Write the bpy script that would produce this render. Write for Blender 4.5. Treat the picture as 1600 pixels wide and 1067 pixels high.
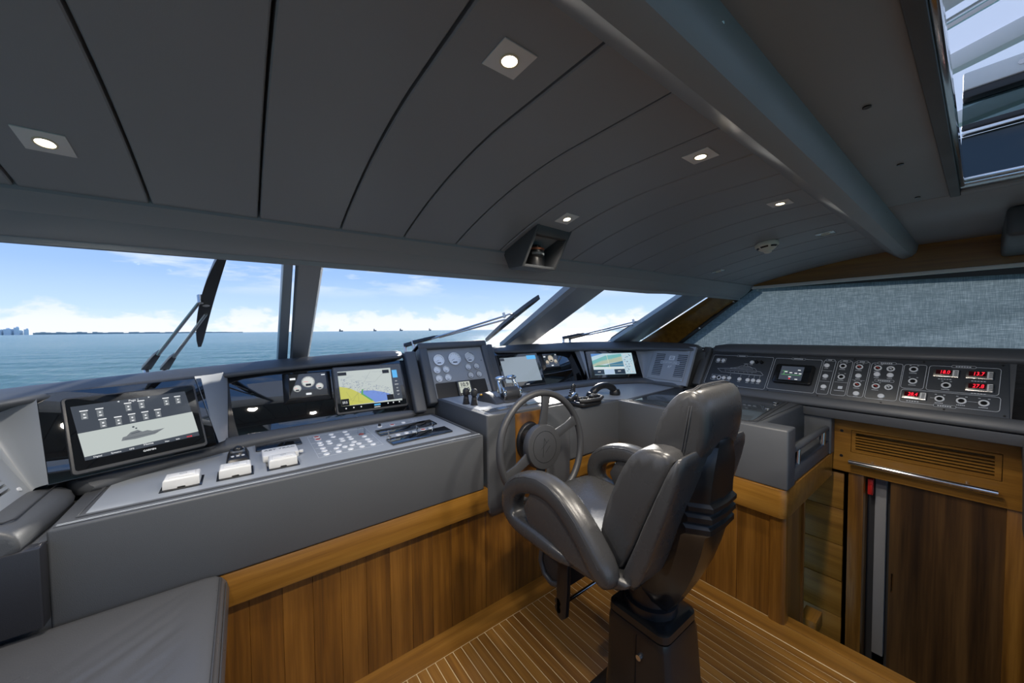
import bpy, bmesh, math, random
from mathutils import Vector, Matrix
random.seed(7)
for o in list(bpy.data.objects): bpy.data.objects.remove(o, do_unlink=True)
scn = bpy.context.scene
COL = scn.collection

# ------------------------------------------------------------------ camera
def cam_axes(yaw, pit, rol):
    y, p, r_ = (math.radians(a) for a in (yaw, pit, rol))
    f = Vector((math.sin(y)*math.cos(p), math.cos(y)*math.cos(p), math.sin(p)))
    r = Vector((math.cos(y), -math.sin(y), 0)); u = r.cross(f)
    c, s = math.cos(r_), math.sin(r_)
    return c*r + s*u, -s*r + c*u, f
_r, _u, _f = cam_axes(37.08, -1.937, -0.578)
cd = bpy.data.cameras.new('camera'); cam = bpy.data.objects.new('camera', cd); COL.objects.link(cam)
cd.sensor_width = 36; cd.lens = 556.16/1600*36; cd.clip_start = 0.02; cd.clip_end = 60000
cam.matrix_world = Matrix(((_r.x,_u.x,-_f.x,0),(_r.y,_u.y,-_f.y,0),(_r.z,_u.z,-_f.z,1.55),(0,0,0,1)))
scn.camera = cam

# ------------------------------------------------------------------ exposure
vs = scn.view_settings
vs.view_transform = 'Standard'; vs.look = 'None'; vs.exposure = 0.42; vs.gamma = 1.0; vs.use_curve_mapping = False

# ------------------------------------------------------------------ world sky
SKY = 1.0
def build_world():
    w = bpy.data.worlds.new('sky'); scn.world = w; w.use_nodes = True
    nt = w.node_tree; N = nt.nodes; Lk = nt.links; N.clear()
    def nd(t, **k):
        n = N.new(t)
        for a, b in k.items(): setattr(n, a, b)
        return n
    def math_(op, a, b=None, clamp=False):
        n = nd('ShaderNodeMath', operation=op); n.use_clamp = clamp
        for i, x in enumerate((a, b)):
            if x is None: continue
            if isinstance(x, (int, float)): n.inputs[i].default_value = x
            else: Lk.new(x, n.inputs[i])
        return n.outputs[0]
    def ramp(src, stops):
        n = nd('ShaderNodeValToRGB'); Lk.new(src, n.inputs[0]); e = n.color_ramp.elements
        while len(e) < len(stops): e.new(0.5)
        for k, (p, c) in enumerate(stops):
            e[k].position = p; e[k].color = (*c, 1) if len(c) == 3 else c
        return n.outputs[0]
    def mix(f, a, b):
        n = nd('ShaderNodeMix', data_type='RGBA'); Lk.new(f, n.inputs[0])
        for i, x in ((6, a), (7, b)):
            if isinstance(x, tuple): n.inputs[i].default_value = (*x, 1)
            else: Lk.new(x, n.inputs[i])
        return n.outputs[2]
    tc = nd('ShaderNodeTexCoord'); sep = nd('ShaderNodeSeparateXYZ'); Lk.new(tc.outputs['Generated'], sep.inputs[0])
    z = sep.outputs[2]
    zz = math_('MAXIMUM', z, 0.0)
    base = ramp(zz, [(0.0, (.64,.74,.86)), (0.05, (.46,.62,.85)), (0.13, (.30,.47,.80)), (0.24, (.20,.37,.74)), (0.6, (.13,.29,.66)), (1.0, (.10,.24,.58))])
    def noise(sx, sy, sz, scale, det, off=0.0, rough=.55):
        m = nd('ShaderNodeMapping'); Lk.new(tc.outputs['Generated'], m.inputs[0])
        m.inputs['Scale'].default_value = (sx, sy, sz); m.inputs['Location'].default_value = (off, off*.7, off*.3)
        n = nd('ShaderNodeTexNoise'); Lk.new(m.outputs[0], n.inputs['Vector'])
        n.inputs['Scale'].default_value = scale; n.inputs['Detail'].default_value = det; n.inputs['Roughness'].default_value = rough
        return n.outputs[0]
    # cumulus bank on the horizon
    n1 = noise(1, 1, 1.9, 15.0, 8, 3.1, .6)
    hmask = ramp(zz, [(0.0, (1,1,1)), (0.025, (.95,)*3), (0.050, (.62,)*3), (0.082, (0,0,0)), (1.0, (0,0,0))])
    c1 = math_('ADD', n1, math_('MULTIPLY', hmask, 0.42))
    c1 = ramp(c1, [(0.0, (0,0,0)), (0.74, (0,0,0)), (0.86, (1,1,1)), (1.0, (1,1,1))])
    c1 = math_('MULTIPLY', c1, hmask)
    col = mix(c1, base, (.74,.77,.82))
    # thin cirrus
    n2 = noise(1, 1, 5.0, 3.2, 6, 8.3, .6)
    m2 = ramp(zz, [(0.0, (0,0,0)), (0.08, (0,0,0)), (0.13, (.8,)*3), (0.19, (.8,)*3), (0.24, (.45,)*3), (1.0, (.3,)*3)])
    c2 = math_('MULTIPLY', ramp(n2, [(0.0, (0,0,0)), (0.50, (0,0,0)), (0.62, (1,1,1)), (1.0, (1,1,1))]), m2)
    col = mix(c2, col, (.70,.76,.84))
    bg = nd('ShaderNodeBackground'); Lk.new(col, bg.inputs[0]); bg.inputs[1].default_value = SKY
    out = nd('ShaderNodeOutputWorld'); Lk.new(bg.outputs[0], out.inputs[0])
build_world()

# ------------------------------------------------------------------ sun
def sun_lamp(az, el, strength):
    a, e = math.radians(az), math.radians(el)
    d = Vector((math.sin(a)*math.cos(e), math.cos(a)*math.cos(e), math.sin(e)))
    l = bpy.data.lights.new('sun_offscreen', 'SUN'); l.energy = strength; l.angle = math.radians(2.0); l.color = (1, .95, .86)
    o = bpy.data.objects.new('sun_offscreen', l); COL.objects.link(o); o.rotation_euler = d.to_track_quat('Z', 'Y').to_euler()
sun_lamp(44, 21, 3.8)

# ------------------------------------------------------------------ mesh helpers
class Fr:
    """panel frame: origin, u to the right, v up the (leaning) panel, n towards the viewer"""
    def __init__(s, O, u=(1,0,0), lean=0, flat=False):
        s.O = Vector(O); s.u = Vector(u).normalized()
        if flat: s.v = Vector((0,0,1)).cross(s.u); s.n = Vector((0,0,1))
        else:
            h = Vector((0,0,1)).cross(s.u).normalized(); a = math.radians(lean)
            s.v = (math.cos(a)*s.u.cross(h) + math.sin(a)*h).normalized(); s.n = s.u.cross(s.v)
    def P(s, u, v, w=0.0): return s.O + u*s.u + v*s.v + w*s.n
    def mat(s, u=0, v=0, w=0, rot=0):
        c, k = math.cos(rot), math.sin(rot); a = c*s.u + k*s.v; b = -k*s.u + c*s.v; p = s.P(u, v, w)
        return Matrix(((a.x,b.x,s.n.x,p.x),(a.y,b.y,s.n.y,p.y),(a.z,b.z,s.n.z,p.z),(0,0,0,1)))
WORLD = Fr((0,0,0), (1,0,0), flat=True)

def wl(o):
    v = Vector((0,0,0))
    while o is not None: v += o.location; o = o.parent
    return v
def props(o, label=None, cat=None, group=None, kind=None):
    if label: o['label'] = label
    if cat: o['category'] = cat
    if group: o['group'] = group
    if kind: o['kind'] = kind
    return o
def thing(name, loc, label=None, cat=None, group=None, kind=None):
    o = bpy.data.objects.new(name, None); COL.objects.link(o); o.location = loc; o.empty_display_size = .05
    return props(o, label, cat, group, kind)
def link(name, me, parent=None, label=None, cat=None, group=None, kind=None, M=None):
    o = bpy.data.objects.new(name, me); COL.objects.link(o)
    if parent is not None:
        o.parent = parent; off = -wl(parent)
        if M is None: o.location = off
        else: o.matrix_basis = Matrix.Translation(off) @ M
    elif M is not None: o.matrix_basis = M
    return props(o, label, cat, group, kind)

class MB:
    def __init__(s, fr=WORLD): s.v = []; s.f = []; s.fr = fr
    def add(s, pts, faces):
        b = len(s.v); s.v += [tuple(s.fr.P(*p)) for p in pts]; s.f += [tuple(b+i for i in f) for f in faces]; return s
    def box(s, x0, x1, y0, y1, z0, z1):
        return s.add([(x,y,z) for z in (z0,z1) for y in (y0,y1) for x in (x0,x1)],
                     [(0,2,3,1),(4,5,7,6),(0,1,5,4),(2,6,7,3),(0,4,6,2),(1,3,7,5)])
    def poly(s, pts): return s.add(pts, [tuple(range(len(pts)))])
    def flat(s, pts2, w): return s.poly([(a, b, w) for a, b in pts2])
    def prism(s, pts2, w0, w1):
        n = len(pts2); P = [(a,b,w0) for a,b in pts2] + [(a,b,w1) for a,b in pts2]
        F = [tuple(range(n))[::-1], tuple(range(n,2*n))] + [(i,(i+1)%n,n+(i+1)%n,n+i) for i in range(n)]
        return s.add(P, F)
    def extr(s, pts, d):
        n = len(pts); d = Vector(d); P = [tuple(Vector(p)) for p in pts] + [tuple(Vector(p)+d) for p in pts]
        return s.add(P, [tuple(range(n))[::-1], tuple(range(n,2*n))] + [(i,(i+1)%n,n+(i+1)%n,n+i) for i in range(n)])
    def loft(s, secs, closed=True, caps=True, loop=False):
        n = len(secs[0]); m = len(secs); P = [p for q in secs for p in q]; F = []
        for k in range(m if loop else m-1):
            a, b = k*n, ((k+1) % m)*n
            for i in range(n if closed else n-1):
                j = (i+1) % n; F.append((a+i, a+j, b+j, b+i))
        if caps and closed and not loop: F += [tuple(range(n))[::-1], tuple(range((m-1)*n, m*n))]
        return s.add(P, F)
    def tube(s, path, r, n=10, loop=False, caps=True, sq=None):
        path = [Vector(p) for p in path]; m = len(path); secs = []; up = None
        for i, p in enumerate(path):
            if loop: t = (path[(i+1)%m]-path[i-1]).normalized()
            else: t = (path[min(i+1,m-1)]-path[max(i-1,0)]).normalized()
            if up is None:
                up = Vector((0,0,1)) if abs(t.z) < .9 else Vector((1,0,0))
            a = t.cross(up).normalized(); b = a.cross(t).normalized(); up = b
            ri = r[i] if isinstance(r, (list, tuple)) else r
            secs.append([tuple(p + ri*math.cos(2*math.pi*k/n)*a + ri*math.sin(2*math.pi*k/n)*b) for k in range(n)])
        return s.loft(secs, True, caps, loop)
    def cyl(s, a, b, r0, r1=None, n=20): return s.tube([a, b], [r0, r0 if r1 is None else r1], n)
    def disc(s, u, v, w, r, n=24, h=0.0, r1=None, rv=None):
        """short cylinder standing on the frame plane"""
        rv = rv or r; r1 = 1 if r1 is None else r1
        P = [(u+r*math.cos(2*math.pi*k/n), v+rv*math.sin(2*math.pi*k/n), w) for k in range(n)]
        if h == 0: return s.poly(P)
        Q = [(u+r*r1*math.cos(2*math.pi*k/n), v+rv*r1*math.sin(2*math.pi*k/n), w+h) for k in range(n)]
        return s.loft([P, Q])
    def ring(s, u, v, w, r0, r1, h, n=28):
        secs = []
        for k in range(n):
            c, q = math.cos(2*math.pi*k/n), math.sin(2*math.pi*k/n)
            secs.append([(u+r0*c,v+r0*q,w),(u+r1*c,v+r1*q,w),(u+r1*c,v+r1*q,w+h),(u+r0*c,v+r0*q,w+h)])
        return s.loft(secs, True, False, True)
    def ball(s, c, r, n=12, m=8, sz=1.0):
        c = Vector(c); secs = []
        for j in range(m+1):
            t = math.pi*(j/m)*.998+.003; secs.append([(c.x+r*math.sin(t)*math.cos(2*math.pi*k/n), c.y+r*math.sin(t)*math.sin(2*math.pi*k/n), c.z-sz*r*math.cos(t)) for k in range(n)])
        return s.loft(secs)
    def mesh(s, name, m, bevel=0, seg=2, smooth=True, ang=40, sub=0):
        me = bpy.data.meshes.new(name); me.from_pydata(s.v, [], s.f); me.validate()
        bm = bmesh.new(); bm.from_mesh(me); bmesh.ops.remove_doubles(bm, verts=bm.verts, dist=1e-5)
        bmesh.ops.recalc_face_normals(bm, faces=bm.faces)
        if bevel:
            ed = [e for e in bm.edges if len(e.link_faces) == 2 and e.calc_face_angle(0) > math.radians(28)]
            bmesh.ops.bevel(bm, geom=ed, offset=bevel, segments=seg, affect='EDGES', profile=.5, clamp_overlap=True)
        bm.to_mesh(me); bm.free()
        for p in me.polygons: p.use_smooth = smooth
        if smooth: me.set_sharp_from_angle(angle=math.radians(ang))
        me.materials.append(m); return me
    def build(s, name, m, parent=None, label=None, cat=None, group=None, kind=None, sub=0, **k):
        o = link(name, s.mesh(name, m, **k), parent, label, cat, group, kind)
        if sub:
            md = o.modifiers.new('sub', 'SUBSURF'); md.levels = md.render_levels = sub
        return o
def cp(src, parent=None, loc=None, M=None, **k):
    """copy of one object sharing its mesh"""
    o = src.copy(); COL.objects.link(o); o.parent = parent
    if loc is not None: o.location = loc
    if M is not None: o.matrix_basis = M
    for a, b in k.items(): o[a] = b
    return o
def rrect(u0, u1, v0, v1, r, n=5):
    P = []
    for cx, cy, a in ((u1-r,v0+r,-90),(u1-r,v1-r,0),(u0+r,v1-r,90),(u0+r,v0+r,180)):
        for k in range(n+1):
            t = math.radians(a+90*k/n); P.append((cx+r*math.cos(t), cy+r*math.sin(t)))
    return P
def outline(mb, pts, t, w, h=.0006):
    """thin printed line around a closed 2d loop"""
    n = len(pts)
    cx = sum(p[0] for p in pts)/n; cy = sum(p[1] for p in pts)/n
    secs = []
    for i in range(n):
        a = Vector(pts[i-1]); b = Vector(pts[(i+1) % n]); d = (b-a).normalized(); q = Vector((-d.y, d.x)); p = Vector(pts[i])
        i0, i1 = p-q*t/2, p+q*t/2
        secs.append([(i0.x,i0.y,w),(i1.x,i1.y,w),(i1.x,i1.y,w+h),(i0.x,i0.y,w+h)])
    return mb.loft(secs, True, False, True)
def line(mb, a, b, t, w, h=.0006):
    a = Vector(a); b = Vector(b); d = (b-a).normalized(); q = Vector((-d.y, d.x))*t/2
    return mb.prism([tuple(a-q), tuple(b-q), tuple(b+q), tuple(a+q)], w, w+h)
def text(name, body, fr, u, v, w, size, m, parent, ext=.0004, align='CENTER', shear=0, sx=1.0, bold=0.0):
    c = bpy.data.curves.new(name, 'FONT'); c.body = body; c.size = size; c.align_x = align; c.align_y = 'CENTER'; c.extrude = ext; c.shear = shear; c.offset = bold
    c.resolution_u = 3
    t = bpy.data.objects.new('tmp', c); me = bpy.data.meshes.new_from_object(t); bpy.data.objects.remove(t); bpy.data.curves.remove(c)
    me.name = name; me.materials.clear(); me.materials.append(m)
    return link(name, me, parent, M=fr.mat(u, v, w) @ Matrix.Diagonal((sx,1,1,1)))
def sphd(c, ax, r): pass

# ------------------------------------------------------------------ materials
MATS = {}
def pmat(name, col, rough=.5, metal=0.0, spec=.5, bump=None, var=None, coat=0.0, emit=None, estr=0.0, trans=None, alpha=None):
    if name in MATS: return MATS[name]
    m = bpy.data.materials.new(name); m.use_nodes = True; nt = m.node_tree; b = nt.nodes['Principled BSDF']
    b.inputs['Base Color'].default_value = (*col, 1); b.inputs['Roughness'].default_value = rough; b.inputs['Metallic'].default_value = metal
    b.inputs['Specular IOR Level'].default_value = spec; b.inputs['Coat Weight'].default_value = coat
    if emit: b.inputs['Emission Color'].default_value = (*emit, 1); b.inputs['Emission Strength'].default_value = estr
    if bump or var:
        tc = nt.nodes.new('ShaderNodeTexCoord')
    if bump:
        n = nt.nodes.new('ShaderNodeTexNoise'); n.inputs['Scale'].default_value = bump[0]; n.inputs['Detail'].default_value = 3
        nt.links.new(tc.outputs['Object'], n.inputs['Vector'])
        bp = nt.nodes.new('ShaderNodeBump'); bp.inputs['Strength'].default_value = bump[1]; bp.inputs['Distance'].default_value = .002
        nt.links.new(n.outputs[0], bp.inputs['Height']); nt.links.new(bp.outputs[0], b.inputs['Normal'])
    if var:
        n = nt.nodes.new('ShaderNodeTexNoise'); n.inputs['Scale'].default_value = var[0]; n.inputs['Detail'].default_value = 4
        nt.links.new(tc.outputs['Object'], n.inputs['Vector'])
        r = nt.nodes.new('ShaderNodeMapRange'); nt.links.new(n.outputs[0], r.inputs[0]); r.inputs[1].default_value = .3; r.inputs[2].default_value = .7
        r.inputs[3].default_value = max(.02, rough-var[1]); r.inputs[4].default_value = rough+var[1]; nt.links.new(r.outputs[0], b.inputs['Roughness'])
    MATS[name] = m; return m
def ior(m, v): m.node_tree.nodes['Principled BSDF'].inputs['IOR'].default_value = v
def wood(name, dark, mid, light, axis='Z', scale=1.0, rough=.32, coat=.25, fine=1.0, rnd=False, band=None):
    """procedural veneer: grain runs along axis"""
    m = bpy.data.materials.new(name); m.use_nodes = True; nt = m.node_tree; b = nt.nodes['Principled BSDF']; N, Lk = nt.nodes, nt.links
    tc = N.new('ShaderNodeTexCoord'); mp = N.new('ShaderNodeMapping')
    Lk.new(tc.outputs['Object'], mp.inputs[0])
    sc = {'X': (.6,16,16), 'Y': (16,.6,16), 'Z': (16,16,.6)}[axis]
    mp.inputs['Scale'].default_value = [s*scale for s in sc]
    vec = mp.outputs[0]
    if rnd:
        oi = N.new('ShaderNodeObjectInfo'); ad = N.new('ShaderNodeVectorMath'); ad.operation = 'SCALE'
        cb = N.new('ShaderNodeCombineXYZ'); 
        for i in range(3): Lk.new(oi.outputs['Random'], cb.inputs[i])
        Lk.new(cb.outputs[0], ad.inputs[0]); ad.inputs['Scale'].default_value = 37.0
        a2 = N.new('ShaderNodeVectorMath'); a2.operation = 'ADD'; Lk.new(mp.outputs[0], a2.inputs[0]); Lk.new(ad.outputs[0], a2.inputs[1]); vec = a2.outputs[0]
    n1 = N.new('ShaderNodeTexNoise'); n1.inputs['Scale'].default_value = 1.3; n1.inputs['Detail'].default_value = 5; n1.inputs['Distortion'].default_value = .25; Lk.new(vec, n1.inputs['Vector'])
    n2 = N.new('ShaderNodeTexNoise'); n2.inputs['Scale'].default_value = 9*fine; n2.inputs['Detail'].default_value = 3; Lk.new(vec, n2.inputs['Vector'])
    mx = N.new('ShaderNodeMath'); mx.operation = 'MULTIPLY_ADD'; Lk.new(n2.outputs[0], mx.inputs[0]); mx.inputs[1].default_value = .35; Lk.new(n1.outputs[0], mx.inputs[2])
    src = mx.outputs[0]
    if rnd:
        m3 = N.new('ShaderNodeMath'); m3.operation = 'MULTIPLY_ADD'; Lk.new(oi.outputs['Random'], m3.inputs[0]); m3.inputs[1].default_value = .16; Lk.new(src, m3.inputs[2]); 
        m4 = N.new('ShaderNodeMath'); m4.operation = 'SUBTRACT'; Lk.new(m3.outputs[0], m4.inputs[0]); m4.inputs[1].default_value = .08; src = m4.outputs[0]
    cr = N.new('ShaderNodeValToRGB'); e = cr.color_ramp.elements; e[0].position = .47; e[0].color = (*dark,1); e[1].position = .86; e[1].color = (*light,1)
    q = e.new(.66); q.color = (*mid,1); Lk.new(src, cr.inputs[0]); Lk.new(cr.outputs[0], b.inputs['Base Color'])
    b.inputs['Roughness'].default_value = rough; b.inputs['Coat Weight'].default_value = coat; b.inputs['Coat Roughness'].default_value = .25
    bp = N.new('ShaderNodeBump'); bp.inputs['Strength'].default_value = .06; bp.inputs['Distance'].default_value = .001; Lk.new(n2.outputs[0], bp.inputs['Height']); Lk.new(bp.outputs[0], b.inputs['Normal'])
    return m
def glass_mat(name, tint=(1,1,1), fac=1.0, rough=0.0):
    m = bpy.data.materials.new(name); m.use_nodes = True; nt = m.node_tree; N, Lk = nt.nodes, nt.links; N.clear()
    o = N.new('ShaderNodeOutputMaterial'); t = N.new('ShaderNodeBsdfTransparent'); g = N.new('ShaderNodeBsdfGlossy'); mx = N.new('ShaderNodeMixShader')
    t.inputs[0].default_value = (*tint,1); g.inputs['Roughness'].default_value = rough
    fr = N.new('ShaderNodeFresnel'); fr.inputs[0].default_value = 1.3
    k = N.new('ShaderNodeMath'); k.operation = 'MULTIPLY'; Lk.new(fr.outputs[0], k.inputs[0]); k.inputs[1].default_value = fac
    Lk.new(k.outputs[0], mx.inputs[0]); Lk.new(t.outputs[0], mx.inputs[1]); Lk.new(g.outputs[0], mx.inputs[2]); Lk.new(mx.outputs[0], o.inputs[0])
    return m
def emat(name, col, s=1.0, gloss=True):
    """a lit screen colour behind glossy glass"""
    return pmat(name, (.004,.004,.004), .08, spec=.5 if gloss else .1, emit=col, estr=s)

LEA = pmat('grey_leather', (.080,.085,.092), .46, bump=(420,.22), var=(5,.06))
LEAC = pmat('chair_leather', (.043,.043,.044), .29, bump=(380,.14), var=(9,.07))
LEAB = pmat('bench_leather', (.072,.075,.082), .32, bump=(300,.16), var=(6,.08))
PAN = pmat('grey_panel', (.29,.315,.345), .42, bump=(900,.05))
PAND = pmat('switch_panel', (.045,.050,.056), .42)
GLS = pmat('black_glass', (.004,.0045,.006), .03, spec=.6, coat=.3)
ior(GLS, 1.9)
BLK = pmat('black_plastic', (.012,.012,.013), .35)
BLKG = pmat('gloss_black_shell', (.012,.012,.012), .22, spec=.5, var=(6,.05))
RUB = pmat('rubber', (.02,.02,.021), .6)
DKG = pmat('dark_grey_plastic', (.042,.043,.046), .42)
CHR = pmat('chrome', (.72,.72,.72), .10, metal=1)
STL = pmat('brushed_steel', (.6,.58,.55), .25, metal=1)
WHT = pmat('white_plastic', (.70,.70,.68), .38)
WHT2 = pmat('cream_plastic', (.74,.72,.63), .42)
BTN = pmat('button_white', (.72,.74,.76), .3)
RED = pmat('button_red', (.42,.06,.05), .35)
PRN = pmat('white_print', (.62,.66,.70), .5)
PRD = pmat('dark_print', (.03,.035,.05), .5)
CEIL = pmat('ceiling_leather', (.27,.29,.315), .42, bump=(500,.10), var=(3,.05))
ALU = pmat('grey_frame', (.30,.36,.42), .35, metal=.4)
CAULK = pmat('pale_caulk', (.62,.50,.30), .6)
TEAKF = wood('floor_teak', (.115,.048,.008), (.19,.084,.014), (.26,.125,.024), 'Y', 1.0, .36, .15, rnd=True)
TEAKM = wood('margin_teak', (.14,.060,.009), (.205,.092,.014), (.26,.125,.022), 'X', 1.0, .36, .15)
TEAKMY = wood('margin_teak_long', (.14,.060,.009), (.205,.092,.014), (.26,.125,.022), 'Y', 1.0, .36, .15)
TEAKV = wood('veneer_vertical', (.095,.038,.006), (.165,.067,.009), (.25,.108,.017), 'Z', 1.0, .30, .3)
TEAKS = wood('veneer_strip', (.100,.040,.006), (.172,.070,.009), (.255,.110,.017), 'Z', 1.0, .30, .3, rnd=True)
TEAKX = wood('veneer_across', (.17,.074,.010), (.24,.108,.015), (.30,.145,.024), 'X', 1.2, .30, .3)
TEAKY = wood('veneer_along', (.17,.074,.010), (.24,.108,.015), (.30,.145,.024), 'Y', 1.2, .30, .3)
WALN = wood('walnut_door', (.020,.009,.003), (.055,.025,.007), (.105,.050,.014), 'Z', .55, .38, .15)
GLASS = glass_mat('window_glass', (1,1,1), .012)
TINT = glass_mat('tinted_glass', (.35,.42,.42), 1.2)
CLEAR = glass_mat('clear_cap', (.95,.97,.98), .9, .02)

# ================================================================== outside: sea, coast, far ships
def sea_mat():
    m = bpy.data.materials.new('sea_water'); m.use_nodes = True; nt = m.node_tree; N, Lk = nt.nodes, nt.links; b = N['Principled BSDF']
    tc = N.new('ShaderNodeTexCoord')
    n1 = N.new('ShaderNodeTexNoise'); n1.inputs['Scale'].default_value = .07; n1.inputs['Detail'].default_value = 10; n1.inputs['Roughness'].default_value = .72
    mp = N.new('ShaderNodeMapping'); mp.inputs['Rotation'].default_value = (0,0,.65); mp.inputs['Scale'].default_value = (.6,1.5,1)
    Lk.new(tc.outputs['Object'], mp.inputs[0]); Lk.new(mp.outputs[0], n1.inputs['Vector'])
    bp = N.new('ShaderNodeBump'); bp.inputs['Strength'].default_value = 1.0; bp.inputs['Distance'].default_value = 1.5; Lk.new(n1.outputs[0], bp.inputs['Height']); Lk.new(bp.outputs[0], b.inputs['Normal'])
    b.inputs['Base Color'].default_value = (.13,.27,.235,1)
    b.inputs['Roughness'].default_value = .20; b.inputs['IOR'].default_value = 1.33; b.inputs['Specular IOR Level'].default_value = .30
    return m
ZS = -6.0
def sea_mesh(n=1000):
    """polar grid with real waves near the boat, flat towards the horizon"""
    rw = random.Random(5); comp = []
    for L in (9, 7, 5.4, 4.3, 3.6, 3.0, 2.5, 2.1, 1.8, 1.5, 1.3):
        a = math.radians(40 + rw.uniform(-38, 38)); k = 2*math.pi/L
        comp.append((L, .0105*L, k*math.cos(a), k*math.sin(a), rw.uniform(0, 6.28)))
    radii = [.5, 8, 18, 26]
    while radii[-1] < 420: radii.append(radii[-1]*1.0125)
    radii += [520, 700, 1000, 1600, 3000, 6000, 12000, 26000]
    V, F = [], []
    cs = [(math.cos(2*math.pi*k/n), math.sin(2*math.pi*k/n)) for k in range(n)]
    for r in radii:
        act = [] if r < 20 or r > 420 else [(A*max(0, min(1, (1.0 - r*.016/L)*2))*min(1, (420-r)/120), kx, ky, p) for L, A, kx, ky, p in comp if r*.016 < L]
        for c, q in cs:
            x, y = r*c, r*q
            V.append((x, y, ZS + sum(A*math.sin(kx*x + ky*y + p) for A, kx, ky, p in act)))
    for m in range(len(radii)-1):
        a = m*n
        for k in range(n): F.append((a+k, a+(k+1) % n, a+n+(k+1) % n, a+n+k))
    me = bpy.data.meshes.new('sea'); me.from_pydata(V, [], [f[::-1] for f in F])
    me.materials.append(sea_mat()); me.shade_smooth()
    return me
sm_ = sea_mesh()
if sm_.polygons[len(sm_.polygons)//2].normal.z < 0: sm_.flip_normals()
link('sea', sm_, label='choppy teal sea stretching to the horizon outside the windscreen', cat='sea', kind='stuff')
COAST = pmat('far_shore', (.34,.43,.46), .9); TOWER = pmat('far_tower', (.80,.86,.90), .8)  # distance haze is painted in as paler colours
def bearing(px, dist):
    a = math.radians(37.08) + math.atan((px-800)/556.16); return Vector((dist*math.sin(a), dist*math.cos(a), 0))
mb = MB(); D0 = 9000
P = [bearing(-260 + i*8.1, D0) for i in range(80)]
for i in range(79):
    h = (30 + 26*abs(math.sin(i*.9)) + 18*random.random())*(1 - .75*(i/79.0))
    h1 = h
    a, b = P[i], P[i+1]; o = Vector((a.x, a.y, 0)).normalized()*300
    mb.add([(a.x,a.y,ZS-3),(b.x,b.y,ZS-3),(b.x+o.x,b.y+o.y,ZS-3),(a.x+o.x,a.y+o.y,ZS-3),(a.x,a.y,ZS+h),(b.x,b.y,ZS+h1),(b.x+o.x,b.y+o.y,ZS+h),(a.x+o.x,a.y+o.y,ZS+h)],
           [(0,1,5,4),(1,2,6,5),(2,3,7,6),(3,0,4,7),(4,5,6,7)])
mb.build('coastline', COAST, label='low hazy strip of land along the horizon', cat='coast', smooth=False)
for i, (px, w, h) in enumerate(((0,55,95),(15,60,85),(30,50,105),(45,45,80))):
    c = bearing(px, D0-200); mb = MB(); mb.box(c.x-w/2, c.x+w/2, c.y-60, c.y+60, ZS-2, ZS+h); mb.box(c.x-w/4, c.x+w/4, c.y-30, c.y+30, ZS+h, ZS+h+14)
    mb.build('tower_block', TOWER, label='tiny tower block paled by haze on the far shore', cat='building', group='tower blocks on the far shore', smooth=False)
SHIP = pmat('far_ship', (.12,.14,.16), .8)
for px, w in ((533,90),(586,70),(627,80),(672,60)):
    c = bearing(px, 9500); mb = MB(); mb.prism([(c.x-w/2,c.y-15),(c.x+w/2,c.y-15),(c.x+w*.4,c.y+15),(c.x-w*.4,c.y+15)], ZS-1, ZS+26); mb.box(c.x-w*.35, c.x-w*.1, c.y-10, c.y+10, ZS+26, ZS+58)
    mb.build('far_ship', SHIP, label='tiny dark ship far out on the horizon', cat='ship', group='ships on the horizon', smooth=False)

# ================================================================== floor
fl = MB().box(-1.7, 2.285, -2.2, 1.66, -.05, -.0025).build('floor', CAULK, kind='structure', smooth=False)
PW = .0454; GAP = .0042
pm = MB().box(GAP/2, PW-GAP/2, -2.2, 1.508, -.012, 0).mesh('plank', TEAKF, bevel=.0006, seg=1)
k0 = int(round((-1.5-.582)/PW)); X = .582 + k0*PW; first = True
while X < 2.07:
    link('plank', pm, fl, M=Matrix.Translation((X,0,0))); X += PW
XE = X
mb = MB().box(-1.65, XE+.002, 1.512, 1.655, -.012, .0005).build('margin_board', TEAKM, fl, bevel=.001, seg=1)
MB().box(XE+.006, 2.20, -2.2, 1.655, -.012, .0008).build('margin_board', TEAKMY, fl, bevel=.001, seg=1)
MB().box(2.204, 2.285, -2.2, .61, -.04, .004).build('threshold_board', TEAKMY, fl, bevel=.004, seg=2)
# lower landing of the companionway and its walls
MB().box(2.285, 3.5, -2.2, 1.66, -1.0, -.9).build('floor_lower', TEAKMY, kind='structure', smooth=False, label='lower landing of the companionway')
MB().box(2.265, 2.285, -2.2, .545, -.9, -.012).build('wall_stair', TEAKY, kind='structure', smooth=False)

# ================================================================== ceiling
def sst(t): t = max(0, min(1, t)); return t*t*(3-2*t)
def yh(X): return 1.445 - .06*X - .006*X*X
def zh(X): return 1.915 - .002*X*X
def cz(X, y):
    y0 = .70 - .6*sst((X-1)/2.4); h = yh(X)
    if y <= y0: return 2.05
    return 2.05 - (2.05-zh(X))*((y-y0)/(h-y0))**1.8
cl = MB()
xs = [-1.4 + 4.8*i/24 for i in range(25)]
def csec(X, dz): return [(X, .30 + (yh(X)+.03-.30)*j/16, cz(X, min(.30 + (yh(X)+.03-.30)*j/16, yh(X))) + dz) for j in range(17)]
for X0, X1 in zip(xs[:-1], xs[1:]):
    cl.loft([csec(X0,.05), csec(X1,.05)], False, False)
ceiling = cl.build('ceiling', CEIL, kind='structure')
seams = [-1.40,-1.16,-.92,-.68,-.44,-.2,.052,.294,.522,.745,.97,1.194,1.415,1.64,1.87,2.1,2.33,2.56,2.79,3.02,3.25,3.40]
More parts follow.
